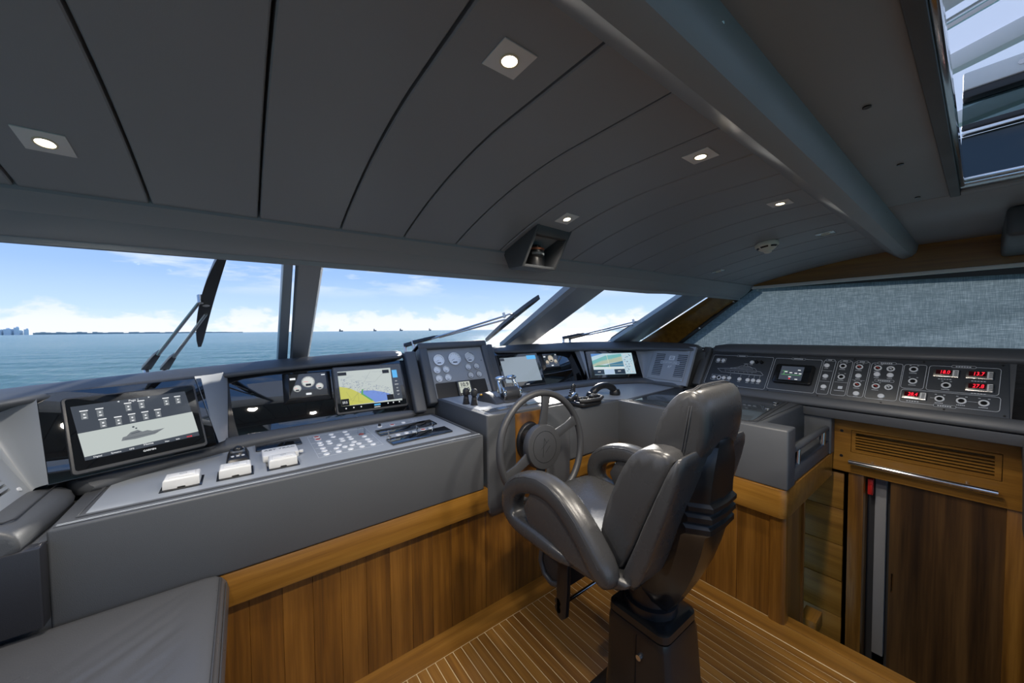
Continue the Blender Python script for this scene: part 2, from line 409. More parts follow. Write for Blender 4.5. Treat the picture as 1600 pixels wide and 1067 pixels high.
for a, b in zip(seams[:-1], seams[1:]):
    mb = MB(); a += .0022; b -= .0022; secs = []
    prof = [(a,.045),(a+.001,.003),(a+.004,0),((a+b)/2,0),(b-.004,0),(b-.001,.003),(b,.045)]
    for j in range(25):
        row = []
        for X, dz in prof:
            y = .385 + (yh(X)-.385)*j/24; row.append((X, y, cz(X, y)+dz))
        secs.append(row)
    mb.loft(secs, False, False)
    mb.build('ceiling_panel', CEIL, ceiling, ang=30)
# aft of the beam: flat dark headlining with the roof hatch opening (y < .085, X < 2.06)
aft = MB().box(-1.4, 3.4, .085, .36, 2.066, 2.10).build('ceiling_aft', CEIL, kind='structure', smooth=False)
MB().box(-1.4, 2.215, .088, .34, 2.055, 2.066).build('headlining_panel', CEIL, aft, bevel=.003)
MB().box(2.219, 3.4, -.75, .34, 2.055, 2.066).build('headlining_panel', CEIL, aft, bevel=.003)
MB().box(-1.4, 3.4, -2.2, -.75, 2.055, 2.10).build('headlining_panel', CEIL, aft, bevel=.003)
MB().box(-1.4, -.55, -.75, .088, 2.055, 2.10).build('headlining_panel', CEIL, aft, bevel=.003)
for x, y in ((1.162,.172),(1.658,.167),(2.137,.166)):
    MB(Fr((x,y,2.055), (1,0,0), flat=True)).disc(0,0,-.003,.008,12,.003).build('screw_cap', BLKG, aft)
# beam
bs = []
for X in [-1.4 + 4.85*i/20 for i in range(21)]:
    zc = 2.062
    bs.append([(X,.405,zc),(X,.405,zc-.016),(X,.400,zc-.024),(X,.392,zc-.030),(X,.335,zc-.078),(X,.325,zc-.084),(X,.312,zc-.085),(X,.282,zc-.074),(X,.266,zc-.056),(X,.258,zc-.03),(X,.255,zc)])
beam = MB().loft(bs).build('ceiling_beam', CEIL, label='grey leather covered beam crossing the ceiling', cat='beam', ang=26)
for X in (.62,1.5,2.2,2.75): MB(Fr((X,.262,2.03),(1,0,0),lean=-40)).disc(0,0,0,.006,10,.002).build('screw_cap', STL, beam)

# windscreen header
hs, hb = [], []
for X in [-1.4 + 4.8*i/24 for i in range(25)]:
    y, z = yh(X), zh(X); hs.append([(X,y-.012,z+.07),(X,y-.014,z-.004),(X,y-.004,z-.014),(X,y+.022,z-.047),(X,y+.03,z-.05),(X,y+.05,z-.02),(X,y+.05,z+.07)])
    k = .8 if X > 2.2 else 1
    hb.append([(X,y+.024,z-.044),(X,y+.03,z-.056),(X,y+.075,z-.056-.045*k),(X,y+.084,z-.058-.045*k),(X,y+.088,z-.074-.045*k),(X,y+.10,z-.076-.045*k),(X,y+.14,z-.06),(X,y+.14,z+.02),(X,y+.05,z+.02)])
MB().loft(hs).build('trim_1', CEIL, kind='structure', ang=35, label='dark padded roll above the windscreen')
MB().loft(hb).build('trim_2', CEIL, kind='structure', ang=35, label='pale grey header strip above the windscreen')

# pillars / mullions
def pillar(name, b0, b1, t0, t1, depth, m, **k):
    """slanted post: bottom edge b0-b1, top edge t0-t1, inner face towards the cabin"""
    b0, b1, t0, t1 = map(Vector, (b0,b1,t0,t1)); n = (b1-b0).cross(t0-b0).normalized()
    if n.y > 0 or n.z > 0: n = -n if n.dot(Vector((0,0,1.55))-b0) < 0 else n
    d = -n*depth; secs = []
    for B, T in ((0,1),):
        pass
    def sec(p, q):
        u = (q-p); c = p+u*.1; e = p+u*.9
        return [tuple(p+d), tuple(p+d*.3), tuple(c), tuple(e), tuple(q+d*.3), tuple(q+d)]
    return MB().loft([sec(b0,b1), sec(b0.lerp(t0,.5), b1.lerp(t1,.5)), sec(t0,t1)]).build(name, m, ang=30, **k)
pillar('trim_3', (.245,2.82,1.30), (.35,2.80,1.30), (.163,1.515,1.812), (.256,1.51,1.812), .06, CEIL, kind='structure', label='grey leather mullion between port and centre windscreen panes')
pillar('trim_4', (.172,2.84,1.30), (.232,2.84,1.30), (.122,1.505,1.82), (.155,1.505,1.82), .04, ALU, kind='structure', label='slim metal edge beside the port mullion')
pillar('trim_5', (2.03,2.88,1.36), (2.34,2.80,1.36), (1.62,1.455,1.83), (1.885,1.40,1.83), .06, CEIL, kind='structure', label='grey leather mullion between centre and starboard windscreen panes')
pillar('trim_6', (3.00,2.34,1.36), (3.36,2.26,1.36), (2.76,1.37,1.82), (3.02,1.30,1.82), .05, ALU, kind='structure', label='grey metal frame of the starboard windscreen pillar')
# wooden A-pillar lining between that frame and the blind
ws = []
for t in [i/8 for i in range(9)]:
    a = Vector((3.35,2.26,1.36)).lerp(Vector((3.01,1.30,1.82)), t); b = Vector((3.42,1.85,1.34)).lerp(Vector((3.42,1.14,1.885)), t)
    mid = a.lerp(b,.5) + Vector((.03,.05,.02)); ws.append([tuple(a), tuple(a.lerp(mid,.5)+Vector((.01,.01,0))), tuple(mid), tuple(b)])
MB().loft(ws, False, False).build('trim_7', TEAKX, kind='structure', label='teak lined pillar beside the blind', ang=60)
# screws
# panes
def pane(name, q, label):
    n = (Vector(q[1])-Vector(q[0])).cross(Vector(q[3])-Vector(q[0])).normalized()
    if n.z < 0: n = -n
    o = thing(name, Vector(q[0]), label, kind='structure')
    P = [tuple(Vector(p)) for p in q]; Q = [tuple(Vector(p)+n*.008) for p in q]
    MB().add(P+Q, [(0,1,2,3),(7,6,5,4),(0,4,5,1),(1,5,6,2),(2,6,7,3),(3,7,4,0)]).build('pane', GLASS, o, smooth=False)
    return o
def top(X): return (X, yh(X)+.085, zh(X)-.09)
pane('window_1', [(-1.5,2.6,1.28),(.19,2.88,1.30),top(.13),top(-1.4)], 'port windscreen pane')
pane('window_2', [(.30,2.88,1.30),(2.12,2.86,1.33),(1.75,1.47,1.81),top(.22)], 'centre windscreen pane')
pane('window_3', [(2.25,2.84,1.34),(3.2,2.38,1.34),(2.9,1.36,1.81),(1.82,1.45,1.82)], 'starboard windscreen pane')
# dash shelf under the glass
MB().prism([(-1.5,1.2),(-.7,2.1),(-.1,2.55),(2.6,2.55),(3.3,2.1),(3.45,1.2),(3.45,2.4),(2.3,2.95),(.2,3.0),(-1.5,2.75)], 1.20, 1.26).build('trim_8', LEA, kind='structure', smooth=False, label='dark shelf below the windscreen')

# ------------------------------------------------------------------ wipers (outside the glass)
def wiper(loc, p1, p2, j1, j2, b0, bm, b1, n, label, curve):
    t = thing('windscreen_wiper', loc, label, 'wiper')
    n = Vector(n).normalized()
    for k, (p, j) in enumerate(((p1,j1),(p2,j2))):
        p, j = Vector(p), Vector(j); d = (j-p).normalized(); L = (j-p).length
        MB().tube([p+d*.28*L, j], [.0085,.0065], 8).build('arm', STL, t)
        s = d.cross(n).normalized(); a = p; b = p+d*.32*L
        MB().loft([[tuple(c+s*w+n*h) for w, h in ((-x,0),(x,0),(x*.7,y),(-x*.7,y))] for c, x, y in ((a,.020,.026),(a.lerp(b,.7),.014,.022),(b,.008,.012))]).build('arm_base', BLK, t, bevel=.002)
        MB().cyl(p-n*.04, p+n*.03, .013).build('pivot', STL, t)
    b0, bm, b1 = Vector(b0), Vector(bm), Vector(b1); path = []
    for i in range(13):
        s_ = i/12; path.append((1-s_)**2*b0 + 2*s_*(1-s_)*bm + s_*s_*b1)
    secs = []
    for i, p in enumerate(path):
        d = (path[min(i+1,12)]-path[max(i-1,0)]).normalized(); s = d.cross(n).normalized(); w = .006 + .016*math.sin(math.pi*i/12)**.6
        secs.append([tuple(p-s*w), tuple(p+s*w), tuple(p+s*w*.6+n*.03), tuple(p-s*w*.6+n*.03)])
    MB().loft(secs).build('blade', BLK, t)
    c = Vector(j1).lerp(Vector(j2), .5); q = min(path, key=lambda a: (a-c).length)
    MB().tube([Vector(j1), Vector(j1).lerp(q,.5)+n*.02, q+n*.02], .006, 8).build('link_bar', STL, t)
    MB().cyl(q-n*.005, q+n*.035, .012).build('blade_clip', STL, t)
    MB().cyl(Vector(j1)-n*.01, Vector(j1)+n*.025, .010).build('joint_cap', STL, t)
    return t

wiper((-.42,2.71,1.32), (-.421,2.712,1.352), (-.354,2.746,1.344), (-.134,1.927,1.679), (-.125,2.049,1.632), (-.180,2.441,1.476), (-.13,1.93,1.68), (-.037,1.56,1.83), (-.072,.362,.930), 'twin-arm windscreen wiper standing upright on the port pane', 0)
wiper((1.01,2.63,1.40), (.985,2.66,1.424), (1.03,2.60,1.446), (1.517,2.097,1.647), (1.569,2.153,1.625), (1.704,2.628,1.444), (1.61,2.13,1.635), (1.611,1.818,1.755), (-.009,.359,.933), 'twin-arm wiper leaning across the centre windscreen pane', 0)
wiper((2.53,2.51,1.42), (2.537,2.513,1.448), (2.60,2.487,1.446), (2.866,1.937,1.607), (2.923,1.955,1.590), (3.053,2.329,1.424), (2.94,1.95,1.59), (2.909,1.606,1.725), (.166,.350,.922), 'twin-arm wiper low on the starboard pane beside the teak pillar', 0)

# ================================================================== starboard side
wall = MB().box(3.42, 3.46, -2.2, 2.4, -1.0, 1.30).build('wall_starboard', LEA, kind='structure', smooth=False)
cs = []
for j in range(20):
    y = 1.17 - j*(1.95/19); cs.append([(3.405,y,1.88),(3.44,y,1.88),(3.44,y,cz(3.4,max(y,0))+.03),(3.405,y,cz(3.4,max(y,0))+.03)])
MB().loft(cs).build('trim_9', TEAKY, kind='structure', ang=30, label='teak cornice above the starboard window')
MB().box(3.375, 3.405, -.8, 1.165, 1.862, 1.885).build('trim_10', WHT, kind='structure', bevel=.004, label='white rail over the blind')
win = thing('window_4', (3.45,.5,1.4), 'starboard side window behind the blind', kind='structure')
MB().add([(3.47,-.8,1.3),(3.47,1.9,1.3),(3.47,1.1,1.9),(3.47,-.8,1.9),(3.478,-.8,1.3),(3.478,1.9,1.3),(3.478,1.1,1.9),(3.478,-.8,1.9)], [(0,1,2,3),(7,6,5,4),(0,4,5,1),(1,5,6,2),(2,6,7,3),(3,7,4,0)]).build('pane', GLASS, win, smooth=False)
MB().extr([(3.40,1.155,1.865),(3.40,1.80,1.36),(3.40,1.86,1.36),(3.40,1.20,1.88)], (.06,0,0)).build('window_frame', BLK, win, bevel=.004)
MB().extr([(3.40,-.8,1.30),(3.40,1.9,1.30),(3.40,1.9,1.345),(3.40,-.8,1.345)], (.06,0,0)).build('window_frame', BLK, win, bevel=.004)
MB().extr([(3.415,-.8,1.80),(3.415,.3,1.84),(3.415,1.155,1.866),(3.415,-.8,1.866)], (.03,0,0)).build('window_frame', BLK, win)
def blind_mat():
    m = bpy.data.materials.new('blind_mesh_fabric'); m.use_nodes = True; nt = m.node_tree; N, Lk = nt.nodes, nt.links; b = N['Principled BSDF']
    tc = N.new('ShaderNodeTexCoord')
    def nz(sy, sz, sc):
        mp = N.new('ShaderNodeMapping'); mp.inputs['Scale'].default_value = (1,sy,sz); Lk.new(tc.outputs['Object'], mp.inputs[0])
        n = N.new('ShaderNodeTexNoise'); n.inputs['Scale'].default_value = sc; n.inputs['Detail'].default_value = 2; Lk.new(mp.outputs[0], n.inputs['Vector']); return n.outputs[0]
    a = nz(22,420,1.0); c = nz(420,22,1.0)
    mx = N.new('ShaderNodeMath'); mx.operation = 'MULTIPLY_ADD'; Lk.new(a, mx.inputs[0]); mx.inputs[1].default_value = 1.2; Lk.new(c, mx.inputs[2])
    cr = N.new('ShaderNodeValToRGB'); e = cr.color_ramp.elements; e[0].position = .80; e[0].color = (.115,.155,.18,1); e[1].position = 1.35; e[1].color = (.27,.335,.375,1); Lk.new(mx.outputs[0], cr.inputs[0])
    e[1].position = 1.0; e[0].position = .35
    mr = N.new('ShaderNodeMapRange'); Lk.new(mx.outputs[0], mr.inputs[0]); mr.inputs[1].default_value = .7; mr.inputs[2].default_value = 1.5; Lk.new(mr.outputs[0], cr.inputs[0])
    d = N.new('ShaderNodeBsdfDiffuse'); t = N.new('ShaderNodeBsdfTranslucent'); ad = N.new('ShaderNodeMixShader'); ad.inputs[0].default_value = .55
    Lk.new(cr.outputs[0], d.inputs[0]); Lk.new(cr.outputs[0], t.inputs[0]); Lk.new(d.outputs[0], ad.inputs[1]); Lk.new(t.outputs[0], ad.inputs[2])
    Lk.new(ad.outputs[0], N['Material Output'].inputs[0]); return m
bl = thing('roller_blind', (3.39,.5,1.36), 'blue-grey mesh blind drawn down over the starboard window', 'blind')
secs = []
for j in range(61):
    y = -.8 + 2.60*j/60; row = []
    zt = min(1.80 + .04*min(1,(y+.8)/1.1) + .024*max(0,min(1,(y-.3)/.85)), 1.866)
    if y > 1.155: zt = max(1.362, 1.865 - (y-1.155)*(.505/.645))
    for i in range(13):
        z = 1.36 + (zt-1.36)*i/12
        x = 3.392 - .014*math.exp(-((z-1.60+.28*(y+.15))/.045)**2)*max(0,min(1,(.55-y)/.4)) - .010*math.exp(-((z-1.52+.25*(y-.1))/.04)**2)*max(0,min(1,(.8-y)/.4))
        row.append((x,y,z))
    secs.append(row)
MB().loft(secs, False, False).build('fabric', blind_mat(), bl, ang=80)
MB().box(3.38, 3.398, -.8, 1.78, 1.350, 1.366).build('bottom_bar', DKG, bl, bevel=.003)
for p in ((3.385,1.30,1.77),(3.385,1.58,1.545)): MB().cyl(p, (p[0]-.02,p[1],p[2]), .006).build('hook', STL, bl)
# hanging locker in the aft corner
MB().box(2.62, 3.40, -.74, -.05, 1.925, 2.053).build('overhead_locker', LEA, bevel=.02, seg=3, label='black leather box under the ceiling in the aft corner', cat='locker')

# ------------------------------------------------------------------ roof hatch
ht = thing('roof_hatch', (.8,.085,2.055), 'polished steel framed roof hatch with tinted sliding glass', 'hatch')
MB().box(-.55, 2.215, .062, .088, 2.045, 2.10).build('coaming', LEA, ht, bevel=.004)
MB().box(2.16, 2.215, -.75, .062, 2.045, 2.12).build('coaming', CEIL, ht, bevel=.004)
MB().box(-.55, -.5, -.75, .062, 2.045, 2.42).build('coaming', CEIL, ht, bevel=.004)
MB().box(-.5, 2.10, .050, .062, 2.05, 2.085).build('frame_bar', CHR, ht, bevel=.003)
MB().box(2.06, 2.10, -.75, .062, 2.062, 2.072).build('frame_bar', CHR, ht, bevel=.002)
MB().box(2.075, 2.16, -.75, .062, 2.052, 2.062).build('frame_bar', CHR, ht, bevel=.003)
MB().box(2.125, 2.135, -.75, .062, 2.075, 2.235).build('pane', pmat('dark_tint', (.02,.028,.03), .05, spec=.6), ht, smooth=False)
MB().box(2.095, 2.125, -.75, .062, 2.235, 2.25).build('frame_bar', CHR, ht, bevel=.004)
MB().box(2.09, 2.16, -.75, .062, 2.25, 2.268).build('seal', BLK, ht, bevel=.003)
MB().box(2.13, 2.138, -.75, .062, 2.268, 2.36).build('pane', TINT, ht, smooth=False)
MB().box(2.09, 2.16, -.75, .062, 2.36, 2.388).build('seal', BLK, ht, bevel=.004)
MB().box(2.085, 2.13, -.75, .062, 2.388, 2.45).build('rail', WHT, ht, bevel=.006)
MB().box(2.12, 2.14, -.75, .062, 2.45, 2.462).build('frame_bar', STL, ht, bevel=.003)
MB(Fr((2.085,-.06,2.42),(0,-1,0),0)).disc(0,0,0,.008,12,.003).build('screw_cap', STL, ht)
# hardtop of the flybridge above the hatch
FLY = pmat('white_gelcoat', (.90,.91,.93), .3)
def translucent(name, col, f):
    m = bpy.data.materials.new(name); m.use_nodes = True; N, Lk = m.node_tree.nodes, m.node_tree.links
    d = N.new('ShaderNodeBsdfDiffuse'); t = N.new('ShaderNodeBsdfTranslucent'); x = N.new('ShaderNodeMixShader'); x.inputs[0].default_value = f
    d.inputs[0].default_value = t.inputs[0].default_value = (*col,1); Lk.new(d.outputs[0], x.inputs[1]); Lk.new(t.outputs[0], x.inputs[2]); Lk.new(x.outputs[0], N['Material Output'].inputs[0]); return m
ROOF = translucent('translucent_roof', (.86,.87,.90), .6)  # translucency added to brighten the underside of the roof
hp = thing('hardtop', (1.2,-.4,3.1), 'white flybridge hardtop with raised beams seen through the roof hatch', 'roof')
MB().add([(-.6,-2.6,3.1),(5.2,-2.6,3.1),(5.2,1.2,3.1),(-.6,1.2,3.1)], [(0,1,2,3)]).build('roof_panel', ROOF, hp, smooth=False)
for i, (x, w) in enumerate(((1.9,.06),(2.25,.14),(3.0,.08),(3.9,.10))):
    MB().extr([(x-.9,-2.5,3.0),(x-.9+w,-2.5,3.0),(x-.9+w,-2.5,3.1),(x-.9,-2.5,3.1)], (1.5,3.4,0)).build('roof_beam', WHT if i else FLY, hp, bevel=.015)
MB().tube([(1.55,-2.4,2.95),(3.0,.9,2.95)], .025, 10).build('rail', CHR, hp)
MB().box(-1.75, -1.70, -2.2, 2.5, -.05, 1.30).build('wall_port', LEA, kind='structure', smooth=False)

# ================================================================== teak console base (wraps round the helm)
base = thing('console_base', (.9,1.64,0), 'teak clad console base running round the helm', 'cabinet')
MB().box(-1.3, 2.2, 1.645, 1.665, 0, .57).build('front_panel', TEAKV, base, smooth=False)
vm = MB().box(.0004, .1046, 1.640, 1.646, 0, .567).mesh('veneer_strip', TEAKS, bevel=.0008, seg=1)
for k in range(33): link('veneer_strip', vm, base, M=Matrix.Translation((-1.27+.105*k,0,0)))
MB().box(-1.3, 2.18, 1.603, 1.66, .566, .690).build('front_rail', TEAKX, base, bevel=.004)
MB().box(2.21, 2.23, .64, 1.64, 0, .57).build('side_panel', TEAKV, base, smooth=False)
vm = MB().box(2.205, 2.211, .0004, .1636, 0, .567).mesh('veneer_strip', TEAKS, bevel=.0008, seg=1)
for k in range(6): link('veneer_strip', vm, base, M=Matrix.Translation((0,.655+.164*k,0)))
pr = rrect(2.166, 3.118, .583, 1.66, .035, 6)
MB().prism(pr, .566, .714).build('side_rail', TEAKY, base, bevel=.003)
MB().prism(rrect(2.188, 2.262, .588, .665, .02, 5), 0.0, .567).build('corner_post', TEAKV, base, ang=30)
MB().box(2.262, 2.55, .612, .64, -.25, .567).build('end_panel', TEAKV, base, smooth=False)
MB().box(2.55, 2.575, .60, .66, -.4, .567).build('edge_strip', TEAKV, base, smooth=False)
MB().box(2.66, 2.80, .56, .64, -.30, -.21).build('stair_step', TEAKX, label='small teak step end just below the threshold', cat='step', bevel=.004)

# ================================================================== port console
pc = thing('port_console', (.3,1.9,.69), 'grey leather port console with switches and two big screens', 'console')
MB().box(-.465, 1.012, 1.60, 2.34, .692, .988).build('body', LEA, pc, bevel=.008, seg=3)
# leather top with recessed instrument plate
TOP = Fr((0,0,.988), (1,0,0), flat=True)
plate = [(-.42,1.655),(.985,1.655),(.985,2.195),(.10,2.175),(-.10,2.12),(-.415,1.945)]
MB(TOP).prism([(-.455,1.612),(1.004,1.612),(1.004,2.26),(.10,2.24),(-.10,2.2),(-.455,1.97)], 0, .0025).build('top_cover', LEA, pc, bevel=.002)
mb = MB(TOP); outline(mb, plate, .012, .0026, .004); mb.build('top_bead', LEA, pc, bevel=.0015)
MB(TOP).prism([(-.405,1.668),(.975,1.668),(.975,2.185),(.10,2.165),(-.10,2.108),(-.402,1.94)], .0025, .0045).build('instrument_plate', PAN, pc)
mb = MB(TOP)
for y in (1.616,1.624): line(mb, (-.45,y), (1.0,y), .0012, .003, .0008)
mb.build('stitching', PRN, pc)
# padded roll between top and screens, turning aft at the port end
RL = [((.955,2.205),(.955,2.245)),((.5,2.19),(.5,2.235)),((.10,2.172),(.09,2.228)),((-.07,2.128),(-.08,2.20)),((-.25,2.03),(-.29,2.095)),((-.40,1.935),(-.46,2.0)),((-.43,1.86),(-.54,1.94))]
secs = []
for (a, b) in RL:
    a = Vector((*a,.98)); b = Vector((*b,1.045)); h = Vector((b.x-a.x,b.y-a.y,0)); L = h.length; h.normalize()
    secs.append([tuple(a), tuple(a+Vector((0,0,.028))), tuple(a+h*.014+Vector((0,0,.05))), tuple(b-h*.012+Vector((0,0,.0))), tuple(b+h*.01+Vector((0,0,-.004))), tuple(b+h*.02+Vector((0,0,-.1)))])
MB().loft(secs).build('lower_roll', LEA, pc, ang=60, sub=1)
secs = []
for y, d in ((1.93,0),(1.80,0),(1.68,0),(1.58,0),(1.562,-.004),(1.556,-.012)):
    k = (y-1.93)*.075
    secs.append([(-.466+k,y,.94),(-.468+k,y,.985),(-.476+k,y,1.012+d),(-.50+k,y,1.032+d),(-.55+k,y,1.042+d),(-.62+k,y,1.036+d),(-.64+k,y,.94)])
MB().loft(secs).build('side_roll', LEA, pc, ang=60, sub=1)
mb = MB(); mb.tube([(-.522,1.92,1.036),(-.522,1.62,1.036),(-.535,1.60,1.037),(-.60,1.60,1.038)], .0025, 6); mb.build('piping', DKG, pc)
MB().box(-.62, -.468, 1.60, 1.95, .80, .955).build('side_ledge', LEA, pc, bevel=.006)
MB().box(-.95, -.462, 1.552, 1.60, .735, .962).build('end_panel', pmat('ink_leather', (.020,.021,.026), .42, bump=(420,.15)), pc, bevel=.006)

# screens: frames
FB = Fr((0,2.22,1.04), (1,0,0), 26)
FC = Fr((-.464,1.858,1.07), (.922,.387,0), 25.3)
FD = Fr((1.26,2.215,1.075), (1,0,0), 26)
FE = Fr((1.6,2.258,1.07), (1,0,0), 26)
FF_ = Fr((2.57,2.2,1.075), (.876,-.482,0), 31)
FG = Fr((3.03,1.91,1.085), (-.09,-.996,0), 25)
FH = Fr((3.1,1.41,1.075), (-.155,-1.499,.018), 35)

def hood(name, st, parent, m=LEA):
    """padded brow: stations (lip, ridge, back)"""
    secs = []
    for lip, rid, bk in st:
        l, r, b = Vector(lip), Vector(rid), Vector(bk); o = Vector((r.x-l.x, r.y-l.y, 0)).normalized(); z = Vector((0,0,1))
        secs.append([tuple(l+o*.06-z*.02), tuple(l+o*.012-z*.022), tuple(l-z*.012), tuple(l+z*.006), tuple(l.lerp(r,.55)+z*.010), tuple(r-o*.015+z*.001), tuple(r), tuple(r+o*.02-z*.003), tuple(b), tuple(b-z*.16)])
    return MB().loft(secs).build(name, m, parent, ang=60, sub=1)
hood('brow', [((.955,2.36,1.380),(.955,2.47,1.423),(.955,2.66,1.40)), ((.45,2.36,1.360),(.45,2.47,1.404),(.45,2.66,1.37)), ((.05,2.36,1.342),(.02,2.47,1.384),(.02,2.66,1.34)),
    ((-.09,2.345,1.331),(-.10,2.455,1.375),(-.10,2.62,1.33)), ((-.22,2.25,1.338),(-.25,2.35,1.376),(-.30,2.52,1.33)), ((-.38,2.12,1.340),(-.44,2.22,1.370),(-.52,2.38,1.32)),
    ((-.56,1.975,1.334),(-.62,2.07,1.366),(-.72,2.2,1.31)), ((-.64,1.86,1.333),(-.72,1.96,1.363),(-.85,2.05,1.30)), ((-.69,1.72,1.333),(-.79,1.73,1.363),(-.93,1.74,1.30)), ((-.70,1.556,1.333),(-.80,1.556,1.363),(-.94,1.556,1.30))], pc)
MB().prism([(.95,2.50),(-.12,2.46),(-.5,2.22),(-.64,2.06),(-.72,1.92),(-.72,1.565),(-1.0,1.565),(-1.0,2.2),(-.3,2.70),(.95,2.75)], .70, 1.325).build('back_body', LEA, pc, smooth=False)
MB().prism([(.95,2.24),(.1,2.24),(-.1,2.2),(-.5,2.0),(-.63,1.95),(-.64,1.62),(-.99,1.62),(-.99,2.19),(-.3,2.69),(.95,2.74)], .70, 1.02).build('under_body', LEA, pc, smooth=False)
MB().box(.945, 1.034, 2.245, 2.36, .70, 1.02).build('filler', LEA, pc, smooth=False)
MB().box(.945, .972, 2.40, 2.50, .70, 1.34).build('filler', LEA, pc, smooth=False)
# black glass fronts
MB(FB).box(-.07, .878, -.01, .352, -.05, -.018).build('glass_front', GLS, pc, bevel=.001)
MB(FC).box(-.062, .395, -.01, .31, -.05, -.018).build('glass_front', GLS, pc, bevel=.001)
# grey wedge between the two glass fronts
a0, a1 = FC.P(.403,.0,-.016), FC.P(.372,.32,-.016); b0, b1 = FB.P(-.072,-.005,-.016), FB.P(-.07,.345,-.016)
mid = [(a0+b0)/2 + Vector((0,-.012,0)), (a1+b1)/2 + Vector((0,-.02,0))]
MB().loft([[tuple(a0),tuple(a1)],[tuple(mid[0]),tuple(mid[1])],[tuple(b0),tuple(b1)]], False, False).build('wedge', PAN, pc, ang=60)
# right border of the recess
mb = MB(FB); mb.prism([(.878,-.03),(.955,-.03),(.955,.40),(.878,.40)], -.05, .022); mb.build('recess_border', LEA, pc, bevel=.012, seg=3)
# port speaker panel and curved corner
s0 = FC.P(-.062,-.01,-.004); s1 = FC.P(-.062,.29,-.004)
t0 = Vector((-.57,1.88,1.03)); t1 = Vector((-.725,1.905,1.335)); u0 = Vector((-.552,1.35,1.04)); u1 = Vector((-.70,1.35,1.335))
secs = []
for i in range(7):
    f = i/6; c0 = s0.lerp(t0, f) + Vector((-.012,.012,0))*math.sin(math.pi*f); c1 = s1.lerp(t1, f) + Vector((-.05,.05,0))*math.sin(math.pi*f)
    secs.append([tuple(c0), tuple(c0.lerp(c1,.5)), tuple(c1)])
MB().loft(secs, False, False).build('corner_cove', PAN, pc, ang=60)
FP = Fr((-.57,1.35,1.03), (0,1,0), 26.6)
U0, U1, V0, V1 = .235, .462, .042, .154
MB(FP).loft([[(*o,0),(*o,-.02),(*i,-.02),(*i,0)] for o, i in zip([(.212,0),(.556,0),(.556,.345),(.212,.345)], [(U0,V0),(U1,V0),(U1,V1),(U0,V1)])], True, False, True).build('speaker_panel', PAN, pc, smooth=False)
for i in range(6): MB(FP).box(U0, U1, V0+.008+i*.0173, V0+.0173+i*.0173, -.018, -.0005).build('slat', PAN, pc, smooth=False)
MB().extr([(-.56,1.556,.95),(-.57,1.556,1.03),(-.722,1.556,1.345),(-.95,1.556,1.345),(-.95,1.556,.95)], (0,.014,0)).build('end_cap', LEA, pc, bevel=.003)
MB().box(-.99, -.455, 1.607, 1.70, .60, .95).build('filler', LEA, pc, smooth=False)
MB(FP).disc(.49,.03,0,.007,12,.004).build('button', BTN, pc)

# ------------------------------------------------------------------ screens
def bezel(name, fr, u0,u1,v0,v1, label, t=.022, m=None, cat='display', r=.012):
    c = fr.P((u0+u1)/2, v0, 0); th = thing(name, c, label, cat)
    MB(fr).prism(rrect(u0,u1,v0,v1,r), -.03, 0).build('housing', m or DKG, th, bevel=.003)
    MB(fr).prism(rrect(u0+.008,u1-.008,v0+.012,v1-.006,r*.7), 0, .0015).build('front_glass', GLS, th)
    return th
S_W = emat('screen_pale', (.62,.68,.66), .62); S_N = emat('screen_navy', (.045,.055,.075), .8); S_B = emat('screen_black', (.006,.007,.010), 1)
S_Y = emat('screen_land', (.50,.50,.11), .8); S_BL = emat('screen_shoal', (.16,.26,.62), .8); S_LB = emat('screen_blue', (.10,.42,.80), .8); S_T = emat('screen_white', (.8,.82,.84), .8); S_G = emat('screen_green', (.10,.34,.12), .8)
S_GR = emat('screen_grey', (.20,.22,.24), .7); S_RD = emat('screen_red', (.75,.02,.03), 1.0); S_DT = emat('screen_dark_line', (.10,.12,.14), .6)
# left ship-monitor screen
ms = bezel('ship_monitor', FC, -.012, .360, -.002, .278, 'large monitor showing a yacht outline on the port console wing')
w = .0022
MB(FC).flat([(.020,.040),(.338,.046),(.322,.250),(.006,.242)], w).build('image_area', emat('screen_slate', (.055,.066,.085), .8), ms)
MB(FC).flat([(.020,.053),(.337,.064),(.331,.154),(.013,.140)], w+.0004).build('image_area', S_W, ms)
MB(FC).flat([(.113,.085),(.150,.083),(.205,.088),(.236,.105),(.200,.103),(.186,.109),(.172,.107),(.160,.117),(.140,.112),(.128,.100),(.118,.098)], w+.0008).build('yacht_outline', S_GR, ms)
mb = MB(FC); mb.flat([(.14,.104),(.165,.107),(.165,.110),(.142,.107)], w+.0012); mb.flat([(.122,.089),(.215,.094),(.215,.0955),(.122,.0905)], w+.0012); mb.disc(.150,.131,w+.0008,.0035,10); mb.disc(.157,.124,w+.0008,.003,10); mb.build('yacht_lines', S_DT, ms)
for k, (a, b) in enumerate([(.035,.207),(.073,.208),(.076,.166),(.115,.166),(.152,.169),(.147,.215),(.184,.218),(.189,.17),(.226,.172),(.257,.216),(.294,.217)]):
    mb = MB(FC); mb.flat([(a-.010,b+.012),(a+.010,b+.012),(a+.010,b+.016),(a-.010,b+.016)], w+.0008); mb.disc(a,b,w+.001,.003,8); mb.flat([(a-.003,b-.014),(a+.004,b-.014),(a+.004,b-.010),(a-.003,b-.010)], w+.001); mb.build('icon', S_T, ms)
    MB(FC).flat([(a-.008,b-.018),(a+.008,b-.018),(a+.008,b+.009),(a-.008,b+.009)], w+.0006).build('icon_key', S_GR, ms)
text('lettering', 'Page 1', FC, .165, .238, w+.0008, .011, S_T, ms); text('lettering', 'Home', FC, .182, .054, w+.0008, .011, S_T, ms); text('lettering', 'GARMIN', FC, .182, .030, w+.0008, .0095, S_T, ms)
